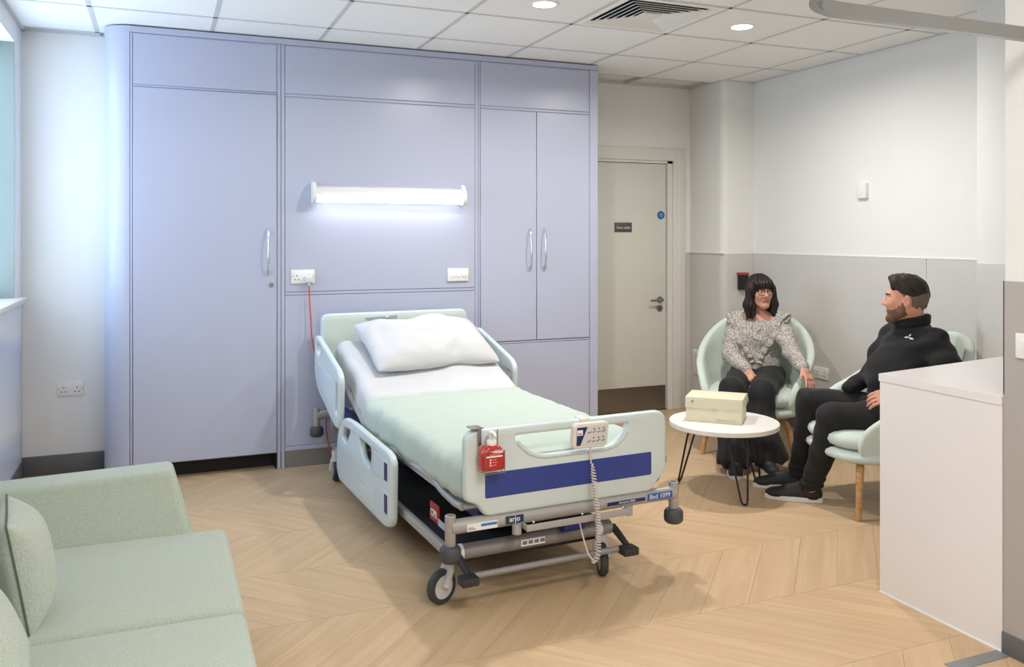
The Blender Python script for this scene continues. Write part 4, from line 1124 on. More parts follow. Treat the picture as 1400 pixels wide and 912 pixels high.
# ================================================================== LOUNGE CHAIRS
def lounge_chair(loc, rz, label):
    ch = empty('lounge_chair', loc, rz, label, 'chair', 'mint lounge chairs by the coffee table')
    # plan path of the shell, from one arm front round the back to the other
    path = []
    A, Bk, fy = .355, .33, -.36
    for y in np.linspace(fy, .0, 12)[:-1]: path.append((A*(1-.10*((y/fy))**2), y))
    for k in range(25):
        a = math.pi*k/24; path.append((A*math.cos(a), .0+Bk*math.sin(a)))
    for y in np.linspace(.0, fy, 12)[1:]: path.append((-A*(1-.10*((y/fy))**2), y))
    N = len(path); m = MB(); rings = []
    for i, (x, y) in enumerate(path):
        a = Vector(path[max(i-1, 0)]); b = Vector(path[min(i+1, N-1)]); t = (b-a).normalized(); out = Vector((t.y, -t.x))
        s = (y-fy)/(Bk-fy)                       # 0 arm front .. 1 back
        top = .475+.075*min(s/.35, 1)**.8+.325*max(0, (s-.30)/.70)**1.5
        e = min(i, N-1-i)/9.0
        if e < 1: top = .36+(top-.36)*math.sqrt(max(1-(1-e)**2, 0))
        bot = .285
        th = .050
        lean = .05+.10*s                        # flares outward towards the top
        ring = []
        def P(u, z, off):
            f_ = (z-bot)/.5
            q = Vector((x, y))*(.80+.20*min(1.0, f_*1.9)) + out*(off + lean*max(0, f_-.35)*.6)
            return (q.x, q.y, z)
        nz_ = 8
        for k in range(nz_+1): ring.append(P(0, bot+(top-.025-bot)*k/nz_, 0))
        for k in range(1, 6):
            aa = math.pi*k/6; ring.append(P(0, top-.025+.025*math.sin(aa), -th/2+th/2*math.cos(aa)))
        for k in range(nz_, -1, -1): ring.append(P(0, bot+(top-.025-bot)*k/nz_, -th))
        rings.append([m.bm.verts.new(p) for p in ring])
    L = len(rings[0])
    for a, b in zip(rings, rings[1:]):
        for k in range(L-1): m.bm.faces.new((a[k], a[k+1], b[k+1], b[k]))
        m.bm.faces.new((a[L-1], a[0], b[0], b[L-1]))
    m.bm.faces.new(rings[0]); m.bm.faces.new(rings[-1])
    m.build('shell', M['mint'], ch, 70)
    def pad(z0, z1, w, y0, y1, r, name, bulge):
        me = MB(); n = 40; rg = []
        lay = [(z0, .90), (z0+(z1-z0)*.15, .97), (z0+(z1-z0)*.4, 1.0), (z0+(z1-z0)*.7, .985), (z0+(z1-z0)*.9, .93), (z1, .82), (z1+bulge*.6, .5), (z1+bulge, .0)]
        cy = (y0+y1)/2; hy = (y1-y0)/2
        for z, k in lay:
            if k == 0: rg.append([me.bm.verts.new((0, cy, z))]); continue
            ring = []
            for j in range(n):
                a = 2*math.pi*j/n; c, s = math.cos(a), math.sin(a)
                ex = 2/3.2
                ring.append(me.bm.verts.new((w*k*math.copysign(abs(c)**ex, c), cy+hy*k*math.copysign(abs(s)**ex, s), z)))
            rg.append(ring)
        for a, b in zip(rg, rg[1:]):
            for j in range(n):
                if len(b) == 1: me.bm.faces.new((a[j], a[(j+1) % n], b[0]))
                else: me.bm.faces.new((a[j], a[(j+1) % n], b[(j+1) % n], b[j]))
        me.bm.faces.new(list(reversed(rg[0])))
        return me.build(name, M['mint'], ch, 60)
    pad(.325, .405, .285, -.385, .27, .05, 'seat_cushion', .010)
    pad(.262, .322, .305, -.390, .27, .05, 'seat_pan', .0)
    for sx in (-1, 1):
        for sy in (-1, 1):
            p = smooth_path([(sx*.05, sy*.17-.03, .248), (sx*.16, sy*.215-.03, .248), (sx*.215, sy*.245-.03, .236), (sx*.243, sy*.262-.03, .19), (sx*.262, sy*.276-.03, .10), (sx*.275, sy*.288-.03, .0)], 4)
            MB().tube(p, [.019-.006*max(0, (i/len(p)-.5))*2 for i in range(len(p))], 12).build('leg', M['beech'], ch)
    MB().tube([(-.235, -.02, .215), (0, -.02, .20), (.235, -.02, .215)], .006, 8).build('under_bar', M['black_metal'], ch)
    MB().box((-.12, -.16, .250), (.12, .12, .263), .004).build('fixing_plate', M['black_metal'], ch)
    ch.scale = (1.05, 1.05, 1.05)
    return ch
CH_W = (3.765, 4.755, 0); CH_M = (3.675, 3.505, 0)
lounge_chair(CH_W, math.radians(-46), 'pale mint lounge chair the dark-haired woman sits in')
lounge_chair(CH_M, math.radians(-106), 'pale mint lounge chair the man in black sits in')

# ================================================================== COFFEE TABLE AND BOX
TC = (2.955, 4.0, 0)
tb = empty('coffee_table', TC, 0, 'small round white coffee table on black hairpin legs', 'table')
MB().lathe([(0, .372), (.300, .372), (.305, .375), (.305, .397), (.302, .400), (0, .400)], n=72).build('table_top', M['table_top'], tb, 30)
for ang in (-103, 122, 8):
    a = math.radians(ang); d = Vector((math.cos(a), math.sin(a), 0)); s = Vector((-d.y, d.x, 0))
    p0 = d*.175+s*.062+Vector((0, 0, .372)); p1 = d*.175-s*.062+Vector((0, 0, .372)); ft = d*.275
    pts = [p0, p0*.9+(ft+s*.02)*.1, ft*.97+s*.019+Vector((0, 0, .03)), ft+s*.013+Vector((0, 0, .012)), ft+Vector((0, 0, .0065)), ft-s*.013+Vector((0, 0, .012)), ft*.97-s*.019+Vector((0, 0, .03)), p1]
    pts[1] = p0.lerp(ft+s*.02+Vector((0, 0, .03)), .3); pts.insert(7, p1.lerp(ft-s*.02+Vector((0, 0, .03)), .3))
    m = MB().tube(pts, .0058, 8)
    m.box((-.03, -.075, .368), (.05, .075, .3722), .001, 1, Matrix.Translation(d*.17) @ Matrix.Rotation(a, 4, 'Z'))
    m.build('leg', M['black_metal'], tb)
bx_ = empty('gift_box', (2.942, 4.052, .4003), math.radians(-43.7), 'cream cardboard box with lid on the round coffee table', 'box')
box('box_base', (-.154, -.112, 0), (.154, .112, .080), M['box_card'], bx_, .002)
ld = MB().box((-.158, -.116, .076), (.158, .116, .138), .002)
for v in ld.bm.verts:
    if v.co.z > .13 : v.co.y *= .985
lid = ld.build('lid', M['box_card'], bx_)
box('thumb_notch', (-.012, -.1168, .070), (.012, -.1155, .080), M['box_print'], lid, .0005)
MB().tube([(-.126, -.1165, .105), (-.121, -.1165, .118), (-.115, -.1165, .121), (-.112, -.1165, .114), (-.118, -.1165, .108)], .0022, 6).build('logo_mark', mat('logo_grey', srgb(150, 152, 142), .6), lid)
text_xz('lettering', 'Shape & Beauty', .017, M['box_print'], bx_, (.065, -.1125, .018))
for x0, x1, y in ((-.105, -.065, .02), (.02, .055, .055)): box('lettering', (x0, y-.003, .1378), (x1, y+.003, .1384), M['box_print'], lid)

# ================================================================== PEOPLE
def nrm(v): v = np.array(v, float); return v/np.linalg.norm(v)
def frame(f, up=(0, 0, 1)):
    f = nrm(f); l = nrm(np.cross(up, f)); u = np.cross(f, l); return np.array([f, l, u])
class HeadFrame:
    def __init__(s, c, f, sc, up=(0, 0, 1)): s.c = np.array(c, float); s.A = frame(f, up); s.s = sc
    def p(s, f, l, u): return s.c+(s.A[0]*f+s.A[1]*l+s.A[2]*u)*s.s
    def loc(s, P): return ((P-s.c)@s.A.T)/s.s
def add_head(S, H, neck_base, neck_r, nose=1.0, jaw=1.0):
    A = H.A; k = H.s
    e = lambda c, r, kk=.02, mode='add': S.ell(H.p(*c), np.array(r)*k, A, kk, mode)
    co = lambda a, b, ra, rb, kk=.02, mode='add': S.cone(H.p(*a), H.p(*b), ra*k, rb*k, kk, mode)
    e((-.012, 0, .042), (.100, .077, .086)); e((-.030, 0, .0), (.074, .068, .080), .03)
    e((.028, 0, -.030), (.066, .060, .088), .03)
    for s in (-1, 1):
        co((-.002, s*.050, -.055), (.058, s*.016, -.100), .020*jaw, .018*jaw, .03)
        e((.070, s*.036, -.022), (.022, .022, .024), .03)
    e((.072, 0, -.101), (.020, .022, .020), .025)
    co((.084, -.032, .028), (.084, .032, .028), .011, .011, .02)
    for s in (-1, 1): e((.104, s*.032, .006), (.017, .019, .012), .010, 'sub')
    co((.090, 0, .014), (.112*nose, 0, -.026), .008, .0115, .012)
    for s in (-1, 1): e((.098, s*.011, -.031), (.011, .008, .008), .008)
    co((.090, -.017, -.060), (.090, .017, -.060), .0075, .0075, .008)
    co((.088, -.014, -.071), (.088, .014, -.071), .008, .008, .008)
    co((.1005, -.019, -.0655), (.1005, .019, -.0655), .003, .003, .003, 'sub')
    for s in (-1, 1):
        e((-.012, s*.080, -.008), (.021, .011, .034), .008); e((-.006, s*.091, -.004), (.011, .007, .019), .004, 'sub')
    S.cone(H.p(-.026, 0, -.055), neck_base, neck_r, neck_r*1.08, .03)
def face_bits(par, H, eye_scale=1.0, brow=None, brow_r=.0035):
    for s in (-1, 1):
        ec = H.p(.083, s*.032, .005)
        eb = MB().sph(ec, .0125*H.s*eye_scale, 14, 10).build('eye', M['eye_white'], par, 180)
        d = H.A[0]
        MB().sph(ec+d*.0075*H.s, .0064*H.s, 12, 8).build('iris', M['iris'], eb, 180)
        lid = [H.p(.094, s*.032+t*.016, .011-.006*t*t) for t in np.linspace(-1, 1, 7)]
        MB().tube(lid, .0022*H.s, 6).build('eyelid', M['lips'], par, 180)
        if brow is not None:
            pts = [H.p(.098-.016*abs(t+.2*s)**2, s*.033+t*.021, .028-.004*t*t+.002) for t in np.linspace(-1, 1, 7)]
            MB().tube(pts, [brow_r*H.s*q for q in (.5, .9, 1, 1, 1, .8, .4)], 6).build('eyebrow', brow, par, 180)
def add_hand(S, wrist, d, n, ts, curl=.35, sc=1.0, spread=.13, thumb_out=1.0):
    """d: pointing direction, n: out of the back of the hand, ts: thumb side along cross(d, n)"""
    d = nrm(d); n = nrm(np.array(n)-d*np.dot(n, d)); s = np.cross(d, n)*ts; w = np.array(wrist, float)
    S.rbox(w+d*.046*sc, np.array((.048, .037, .0135))*sc, .012*sc, [d, s, n], .015)
    S.cone(w-d*.01, w+d*.02*sc, .023*sc, .024*sc, .015)
    for (o, L, c) in ((.029, .072, .9), (.0095, .080, 1.0), (-.010, .074, 1.1), (-.028, .058, 1.2)):
        b = w+d*.085*sc+s*o*sc-n*.001; dirv = nrm(d+s*o/.03*spread); ang = 0; p = b
        for i, (fr, da) in enumerate(((.45, .6), (.31, 1.0), (.24, .8))):
            ang += curl*da*c
            q = p+(dirv*math.cos(ang)-n*math.sin(ang))*L*fr*sc
            S.cone(p, q, (.0088-.0008*i)*sc, (.0080-.0008*i)*sc, .0035); p = q
    b = w+d*.022*sc+s*.026*sc-n*.004
    m1 = b+(d*.030+s*.020*thumb_out-n*.010)*sc; m2 = m1+(d*.026+s*.008*thumb_out-n*.006)*sc
    S.cone(b, m1, .0135*sc, .0105*sc, .010); S.cone(m1, m2, .0098*sc, .0078*sc, .004)
def sdf_obj(S, name, m, par, mats=(), fn=None, smooth_iter=0):
    me = S.mesh(name)
    me.materials.append(m)
    for q in mats: me.materials.append(q)
    if fn is not None:
        co = np.empty(len(me.vertices)*3, np.float32); me.vertices.foreach_get('co', co); co = co.reshape(-1, 3)
        vi = np.empty(len(me.loops), np.int32); me.loops.foreach_get('vertex_index', vi)
        cen = co[vi.reshape(-1, 4)].mean(1)
        me.polygons.foreach_set('material_index', fn(cen).astype(np.int32))
    o = link(name, me, None, par)
    if par is not None and par.type == 'EMPTY':
        me.transform(Matrix.Translation(-par.location))
    if smooth_iter:
        md = o.modifiers.new('relax', 'SMOOTH'); md.iterations = smooth_iter; md.factor = .5
    return o
def add_tube_local(par, pts, r, name, m, n=8, closed=False):
    off = par.location
    return MB().tube([Vector(p)-off for p in pts], r, n, closed).build(name, m, par, 180)
def place_local(o, par):
    """o built in world coordinates as a child of an unrotated empty"""
    o.location = Vector(o.location)-par.location; return o
def shoe(par, heel, toe, name, L=.285, high=.075, sole_m=None):
    heel = np.array(heel, float); toe = np.array(toe, float); d = nrm(toe-heel); l = np.cross((0, 0, 1), d); A = [d, l, (0, 0, 1)]
    c = heel+d*L*.5
    S = SDF(np.minimum(heel, toe)-.12-np.array((0, 0, .02)), np.maximum(heel, toe)+np.array((.12, .12, .20)), .004)
    P = lambda f, s, u: heel+d*f*L+l*s+np.array((0, 0, u))
    S.ell(P(.74, 0, .030), (.26*L, .044, .034), A, .02); S.ell(P(.45, 0, .040), (.30*L, .038, .042), A, .03)
    S.ell(P(.17, 0, .045), (.17*L, .036, .048), A, .03); S.cone(P(.20, 0, .05), P(.18, 0, .098), .040, .039, .02)
    S.cone(P(.62, 0, .055), P(.30, 0, .085), .024, .030, .02)
    S.plane_cut(P(0, 0, .016), (0, 0, -1))
    up = sdf_obj(S, name, M['shoe_black'], par)
    pts = []
    for k in range(40):
        a = 2*math.pi*k/40; f = .5-.5*math.cos(a); w = (.036+.012*math.sin(math.pi*min(max(f-.25, 0)/.8, 1)))*math.sin(a)
        w = math.copysign(abs(math.sin(a))**.62*(.037+.011*max(0, math.sin((f-.15)*math.pi/.85))), math.sin(a))
        q = heel+d*(f*L*1.02-.01*L)+l*w; pts.append((q[0], q[1]))
    so = MB().prism(pts, .0015, .026)
    so.build('sole', sole_m or M['sole_white'], up, 40)
    off = par.location
    for ch in up.children: ch.location = (-off.x, -off.y, -off.z)
    la = []
    for k in range(4):
        f = .40+.075*k; z = .097-.014*k
        la = [P(f, t*.026, z+.004*(1-t*t)) for t in (-1, -.4, .4, 1)]
        t_ = MB().tube([Vector(p)-off for p in la], .0035, 6).build('lace', mat('lace_black', srgb(34, 34, 36), .8), up, 180)
    return up

# ------------------------------------------------------------------ woman
PW_ = empty('person', (3.80, 4.78, 0), 0, 'seated woman with dark bob and glasses in a speckled blouse and wide black trousers', 'person')
fwd = nrm((-.72, -.69, 0)); lft = np.array((-fwd[1], fwd[0], 0)); up = np.array((0, 0, 1.0))
P0 = np.array((3.84, 4.82, .47)); NB = np.array((3.868, 4.842, .915))
SL = NB+lft*.155-up*.07; SR = NB-lft*.155-up*.07
EL = np.array((3.885, 4.525, .672)); WL = np.array((3.79, 4.295, .598)); HLd = nrm((-.05, -.40, -.42))
ER = np.array((3.64, 4.85, .625)); WR = np.array((3.612, 4.635, .548)); HRd = nrm((-.28, -.62, -.62))
KR = np.array((3.40, 4.52, .455)); KL = np.array((3.52, 4.37, .455))
AR = np.array((3.255, 4.305, .09)); AL = np.array((3.455, 4.285, .09))
HpR = P0-lft*.085; HpL = P0+lft*.085
HW = HeadFrame((3.848, 4.795, 1.058), (-.25, -.967, .02), .90, (-.04, 0, 1))
S = SDF((3.10, 4.10, .0), (4.15, 5.15, 1.22), .005)
add_head(S, HW, NB+fwd*.0, .046)
S.ell(P0+up*.02, (.13, .10, .10), [lft, fwd, up], .05); S.ell(P0+up*.22-fwd*.02, (.115, .085, .16), [lft, fwd, up], .05); S.ell(NB-up*.10+fwd*.01, (.13, .075, .09), [lft, fwd, up], .05)
S.cone(NB-up*.035-lft*.12, NB-up*.035+lft*.12, .036, .036, .04)
S.ell(NB+fwd*.028-up*.055, (.085, .055, .055), [lft, fwd, up], .03)
S.chain([SL, EL, WL], [.040, .033, .022]); S.chain([SR, ER, WR], [.040, .033, .022])
S.chain([HpL, KL, AL], [.065, .045, .032]); S.chain([HpR, KR, AR], [.065, .045, .032])
for a, t in ((AL, nrm((3.417-3.455, -.12, 0))), (AR, nrm((-.09, -.13, 0)))): S.cone(a-up*.03, a+t*.10-up*.05, .030, .022, .03)
add_hand(S, WL, HLd, nrm((.15, -.75, .65)), 1, .30, .92, .25)
add_hand(S, WR, HRd, nrm((-.55, -.35, .75)), -1, .18, .92, .05)
def wm(c):
    q = HW.loc(c); r = np.zeros(len(c), int)
    lip = (np.abs(q[:, 1]) < .024) & (np.abs(q[:, 2]+.0655) < .012) & (q[:, 0] > .085)
    r[lip] = 1; return r
bodyw = sdf_obj(S, 'body', M['skin_f'], PW_, [M['lips']], wm)
def world_children(par, before):
    """parts built in world space below an unrotated empty: move them by the empty's offset"""
    for o in par.children:
        if o.name not in before: o.location = Vector(o.location)-par.location
seen = {o.name for o in PW_.children}
face_bits(PW_, HW, 1.0, M['hair_f'], .003)
world_children(PW_, seen)
# hair: shoulder-length with a fringe
S = SDF(HW.c-.26, HW.c+.22, .004); A = HW.A; k = HW.s
S.ell(HW.p(-.022, 0, .042), np.array((.122, .098, .102))*k, A, .02)
S.ell(HW.p(-.060, 0, -.055), np.array((.075, .092, .125))*k, A, .03)
for s in (-1, 1):
    S.cone(HW.p(.012, s*.083, .02), HW.p(.000, s*.092, -.10), .036*k, .040*k, .03)
    S.cone(HW.p(.000, s*.092, -.10), HW.p(.020, s*.088, -.182), .040*k, .016*k, .03)
    S.cone(HW.p(-.045, s*.075, -.10), HW.p(-.035, s*.085, -.19), .045*k, .02*k, .03)
S.ell(HW.p(.100, 0, -.055), np.array((.085, .060, .098))*k, A, .012, 'sub')
S.ell(HW.p(.055, 0, -.120), np.array((.085, .056, .085))*k, A, .012, 'sub')
S.ell(HW.p(.066, .0, .068), np.array((.045, .072, .038))*k, A, .02)
for t in np.linspace(-1, 1, 9):
    S.cone(HW.p(.096-.018*t*t, t*.058, .066), HW.p(.104-.022*t*t, t*.060+.006, .030+.004*math.sin(t*9)), .012*k, .006*k, .008)
for s in (-1, 1):                       # choppy ends that flick at the shoulder
    for j, (f0, l0, ln, fl) in enumerate(((.030, .080, -.205, .014), (.012, .100, -.190, .020), (-.015, .104, -.212, .016), (-.045, .096, -.200, .010), (-.075, .070, -.215, .0))):
        S.cone(HW.p(f0, s*l0, -.10), HW.p(f0+.008, s*(l0-.004), ln+.045), .020*k, .014*k, .012)
        S.cone(HW.p(f0+.008, s*(l0-.004), ln+.045), HW.p(f0+.014, s*(l0+fl), ln), .014*k, .004*k, .010)
def strands(X, Y, Z):
    q0 = (X-HW.c[0])*A[0][0]+(Y-HW.c[1])*A[0][1]; q1 = (X-HW.c[0])*A[1][0]+(Y-HW.c[1])*A[1][1]
    th = np.arctan2(q1, q0+.02)
    return (.0022*np.sin(th*34+3*np.sin(Z*30))+.0015*np.sin(th*61+Z*40)).astype(np.float32)
S.ripple(strands)
sdf_obj(S, 'hair', M['hair_f'], PW_)
# glasses
seen = {o.name for o in PW_.children}
gl = None
m = MB()
for s in (-1, 1):
    rim = [HW.p(.108-.006*abs(math.cos(a)), s*.034+.0265*math.copysign(abs(math.cos(a))**.75, math.cos(a)), .001+.0195*math.copysign(abs(math.sin(a))**.8, math.sin(a))) for a in np.linspace(0, 2*math.pi, 25)[:-1]]
    m.tube(rim, .0024, 6, closed=True)
    m.tube([HW.p(.102, s*.060, .010), HW.p(.085, s*.078, .012), HW.p(.0, s*.083, .004)], .0024, 6)
m.tube([HW.p(.112, -.009, .005), HW.p(.115, 0, .008), HW.p(.112, .009, .005)], .0024, 6)
gl = m.build('glasses', M['black_metal'], PW_, 180)
world_children(PW_, seen)
# blouse
S = SDF((3.45, 4.15, .42), (4.15, 5.15, 1.0), .005); AX = [lft, fwd, up]
S.ell(P0+up*.08-fwd*.0, (.160, .125, .13), AX, .04); S.ell(P0+up*.24-fwd*.0, (.150, .118, .16), AX, .05)
S.ell(NB-up*.13+fwd*.015, (.150, .108, .10), AX, .05)
for s in (-1, 1): S.ell(NB-up*.155+fwd*.075+lft*s*.065, (.06, .05, .06), AX, .04)
S.cone(NB-up*.050-lft*.13, NB-up*.050+lft*.13, .045, .045, .04)
S.chain([SL, (SL+EL)/2-up*.01, EL, WL+nrm(EL-WL)*.035], [.066, .062, .055, .043], .03)
S.chain([SR, (SR+ER)/2-up*.01, ER, WR+nrm(ER-WR)*.035], [.066, .062, .055, .043], .03)
S.cone(WL+nrm(EL-WL)*.045, WL+nrm(EL-WL)*.005, .040, .031, .01); S.cone(WR+nrm(ER-WR)*.045, WR+nrm(ER-WR)*.005, .040, .031, .01)
S.plane_cut(P0+up*.03, (0, 0, -1))
S.ell(NB+fwd*.050+up*.022, (.058, .075, .066), AX, .012, 'sub')
S.cone(NB-up*.02, NB+up*.2, .054, .06, .006, 'sub')
S.ripple(lambda X, Y, Z: (.0030*np.sin(38*X-22*Y+30*Z+2*np.sin(25*Z))+.0025*np.sin(55*Z+20*X+15*Y)).astype(np.float32))
blouse = sdf_obj(S, 'blouse', M['blouse'], PW_)
# ruffles
from mathutils.bvhtree import BVHTree
def bvh_of(o):
    me = o.data; off = o.parent.location
    return BVHTree.FromPolygons([Vector(v.co)+off for v in me.vertices], [tuple(p.vertices) for p in me.polygons])
BV = bvh_of(blouse)
def ruffle(pts, width, amp, waves, name):
    """wavy strip standing off the blouse along a line projected onto it"""
    n = 90; rows = []
    P = smooth_path([Vector(p) for p in pts], 30)
    for i in range(n):
        t = i/(n-1)*(len(P)-1); a = P[int(t)]; b = P[min(int(t)+1, len(P)-1)]; p = a.lerp(b, t-int(t))
        hit, nn, _, _ = BV.find_nearest(p)
        T = (P[min(int(t)+3, len(P)-1)]-P[max(int(t)-3, 0)]).normalized()
        side = nn.cross(T).normalized()
        rows.append([hit+nn*.002, hit+nn*(.014+.006*math.sin(i*waves))+side*(width*.5)+nn*amp*.5*math.sin(i*waves+.6), hit+nn*(.010)+side*width+nn*amp*math.sin(i*waves)])
    me = grid_mesh(name, np.array([[list(q) for q in r] for r in rows]))
    o = link(name, me, M['blouse'], PW_, -PW_.location); solid(o, .0025, 0); subd(o, 1)
    return o
fr = lambda l, u, f: Vector(NB+lft*l-up*u+fwd*f)
ruffle([fr(.16, .045, .0), fr(.12, .10, .10), fr(.07, .19, .14), fr(.02, .27, .15), fr(.0, .33, .15)], .045, .006, .45, 'ruffle')
ruffle([fr(-.16, .045, .0), fr(-.13, .10, .09), fr(-.08, .19, .14), fr(-.02, .27, .15), fr(-.0, .33, .15)], -.038, .006, .45, 'ruffle')
for s in (-1, 1):
    ruffle([fr(s*.175, .08, -.08), fr(s*.185, .035, -.03), fr(s*.190, .03, .03), fr(s*.175, .08, .08)], .022*s, .006, .5, 'shoulder_ruffle')
# wide trousers
S = SDF((3.05, 4.05, .0), (4.15, 5.1, .66), .006)
S.ell(P0+up*.0, (.175, .135, .115), AX, .04)
S.chain([HpL, KL, (KL+AL)/2-up*.0, AL-up*.03], [.105, .078, .085, .105], .03); S.chain([HpR, KR, (KR+AR)/2, AR-up*.03], [.105, .078, .083, .098], .03)
S.cone(AL+up*.08+lft*.02, AL-up*.02+lft*.055-fwd*.02, .09, .105, .04)
S.plane_cut((3.36, 4.30, .058), (.10, .10, -1)); S.plane_cut(P0+up*.125, (0, 0, 1))
S.ripple(lambda X, Y, Z: (.006*np.clip((.5-Z)/.4, 0, 1)*np.sin(70*(X-Y)+6*Z)+.0025*np.sin(45*Z+30*X)).astype(np.float32))
sdf_obj(S, 'trousers', M['black_cloth'], PW_)
shoe(PW_, (3.285, 4.345, 0), (3.165, 4.165, 0), 'shoe', .245); shoe(PW_, (3.462, 4.335, 0), (3.41, 4.12, 0), 'shoe', .245)
add_tube_local(PW_, [Vector(WR+nrm(HRd)*.012)+Vector(nrm(np.cross(HRd, (0, 0, 1))))*.027*math.cos(a)+Vector(nrm(np.cross(np.cross(HRd, (0, 0, 1)), HRd)))*.022*math.sin(a) for a in np.linspace(0, 2*math.pi, 20)[:-1]], .0028, 'bracelet', M['black_metal'], 6, True)

# ------------------------------------------------------------------ man
PM_ = empty('person', (3.66, 3.44, 0), 0, 'seated bearded man in a black fleece and black jeans seen in profile', 'person')
fwd = nrm((-1.0, .10, 0)); lft = np.array((-fwd[1], fwd[0], 0))       # his left is towards the camera
AX = [lft, fwd, up]
P0 = np.array((3.69, 3.44, .47)); NB = np.array((3.745, 3.40, .975))
SL = NB+lft*.185-up*.065; SR = NB-lft*.185-up*.065
EL = np.array((3.72, 3.12, .66)); WL = np.array((3.515, 3.315, .632)); ER = np.array((3.74, 3.665, .675)); WR = np.array((3.55, 3.640, .615))
HLd = nrm((-.85, .42, -.25)); HRd = nrm((-.30, .60, -.65))
HpL = P0+lft*.09; HpR = P0-lft*.09
KL = np.array((3.315, 3.55, .480)); KR = np.array((3.385, 3.79, .520)); AL = np.array((3.275, 3.66, .09)); AR = np.array((3.385, 3.885, .09))
HM = HeadFrame((3.683, 3.40, 1.108), (-.66, .75, .0), .96, (.03, 0, 1))
S = SDF((2.95, 2.98, .0), (4.05, 4.15, 1.28), .005)
add_head(S, HM, NB+up*.0, .057, 1.0, 1.08)
S.ell(P0+up*.02, (.14, .11, .10), AX, .05); S.ell(P0+up*.24, (.125, .10, .17), AX, .05); S.ell(NB-up*.12, (.14, .09, .09), AX, .05)
S.cone(NB-up*.06-lft*.10, NB-up*.06+lft*.10, .038, .038, .04)
S.chain([SL-lft*.04-up*.02, EL, WL], [.040, .036, .026]); S.chain([SR+lft*.04-up*.02, ER, WR], [.040, .036, .026])
S.chain([HpL, KL, AL], [.068, .048, .036]); S.chain([HpR, KR, AR], [.068, .048, .036])
for a, t in ((AL, nrm((-.19, .18, 0))), (AR, nrm((-.21, .13, 0)))): S.cone(a-up*.03, a+t*.10-up*.05, .032, .024, .03)
add_hand(S, WL, HLd, nrm((-.25, -.72, .62)), -1, .55, 1.0, .06)
add_hand(S, WR, HRd, nrm((-.3, .6, .7)), 1, .5, .95, .06)
def mm(c):
    q = HM.loc(c); r = np.zeros(len(c), int)
    lip = (np.abs(q[:, 1]) < .024) & (np.abs(q[:, 2]+.0655) < .012) & (q[:, 0] > .088)
    r[lip] = 1; return r
bodym = sdf_obj(S, 'body', M['skin_m'], PM_, [M['lips']], mm)
seen = {o.name for o in PM_.children}
face_bits(PM_, HM, 1.0, M['hair_m'], .0045)
world_children(PM_, seen)
# hair: full on top, faded sides
A = HM.A; k = HM.s
S = SDF(HM.c-.22, HM.c+.22, .0035)
S.ell(HM.p(-.012, 0, .046), np.array((.109, .085, .097))*k, A, .02)
S.ell(HM.p(.045, 0, .098), np.array((.062, .068, .040))*k, A, .03)
S.ell(HM.p(-.034, 0, .004), np.array((.080, .0735, .086))*k, A, .03)
# hairline
S.plane_cut(HM.p(.070, 0, .060), A[0]*1.0-A[2]*.28, .01)
for s in (-1, 1): S.ell(HM.p(.090, s*.075, .0), np.array((.085, .05, .062))*k, A, .012, 'sub')
S.plane_cut(HM.p(-.050, 0, -.056), -A[2]*1.0+A[0]*.25, .01)
for s in (-1, 1): S.ell(HM.p(-.010, s*.080, -.014), np.array((.025, .03, .036))*k, A, .006, 'sub')
S.ripple(lambda X, Y, Z: (.0016*np.sin(160*X+60*Z)+.0014*np.sin(150*Y-80*Z)).astype(np.float32))
def hm(c):
    q = HM.loc(c); return ((q[:, 2] < .030+.010*np.sin(q[:, 0]*40)) & (np.abs(q[:, 1]) > .02)).astype(int)
sdf_obj(S, 'hair', M['hair_m'], PM_, [M['fade_m']], hm)
# beard
S = SDF(HM.c-.2, HM.c+.2, .0035)
for s in (-1, 1):
    S.cone(HM.p(.004, s*.0665, .010), HM.p(.004, s*.058, -.035), .006*k, .013*k, .02)
    S.cone(HM.p(.004, s*.056, -.030), HM.p(.012, s*.050, -.066), .015*k, .025*k, .02)
    S.cone(HM.p(.030, s*.050, -.045), HM.p(.060, s*.034, -.072), .014*k, .020*k, .02)
    S.cone(HM.p(.010, s*.050, -.066), HM.p(.064, s*.018, -.106), .024*k, .025*k, .02)
    S.cone(HM.p(.088, s*.004, -.046), HM.p(.082, s*.027, -.070), .008*k, .012*k, .012)
S.ell(HM.p(.070, 0, -.106), np.array((.031, .031, .026))*k, A, .02)
S.ell(HM.p(.100, 0, -.066), np.array((.02, .017, .011))*k, A, .005, 'sub')
S.ripple(lambda X, Y, Z: (.0012*np.sin(220*X+140*Z)+.001*np.sin(210*Y-160*Z)).astype(np.float32))
sdf_obj(S, 'beard', M['beard'], PM_)
# fleece
S = SDF((3.40, 2.98, .40), (4.05, 3.95, 1.08), .005)
S.ell(P0+up*.07+fwd*.015, (.165, .145, .12), AX, .04); S.ell(P0+up*.22+fwd*.025, (.170, .150, .17), AX, .05); S.ell(NB-up*.15+fwd*.02, (.180, .130, .125), AX, .05)
S.cone(NB-up*.060-lft*.12, NB-up*.060+lft*.12, .052, .052, .06)
S.cone(NB-up*.075, NB-up*.01, .095, .07, .06)
S.chain([SL-lft*.025-up*.012, (SL+EL)/2, EL, WL+nrm(EL-WL)*.02], [.064, .060, .054, .040], .05); S.chain([SR+lft*.025-up*.012, (SR+ER)/2, ER, WR-nrm(ER-WR)*.02], [.064, .060, .054, .042], .05)
S.plane_cut(P0+up*.0, (0, 0, -1))
S.cone(NB+up*.0, NB+up*.2+fwd*.03, .058, .075, .006, 'sub')
S.ripple(lambda X, Y, Z: (.0024*np.sin(30*X+24*Y+42*Z+2*np.sin(21*Z))+.0025*np.sin(60*Z-26*X+18*Y)).astype(np.float32))
fle = sdf_obj(S, 'fleece', M['black_fleece'], PM_)
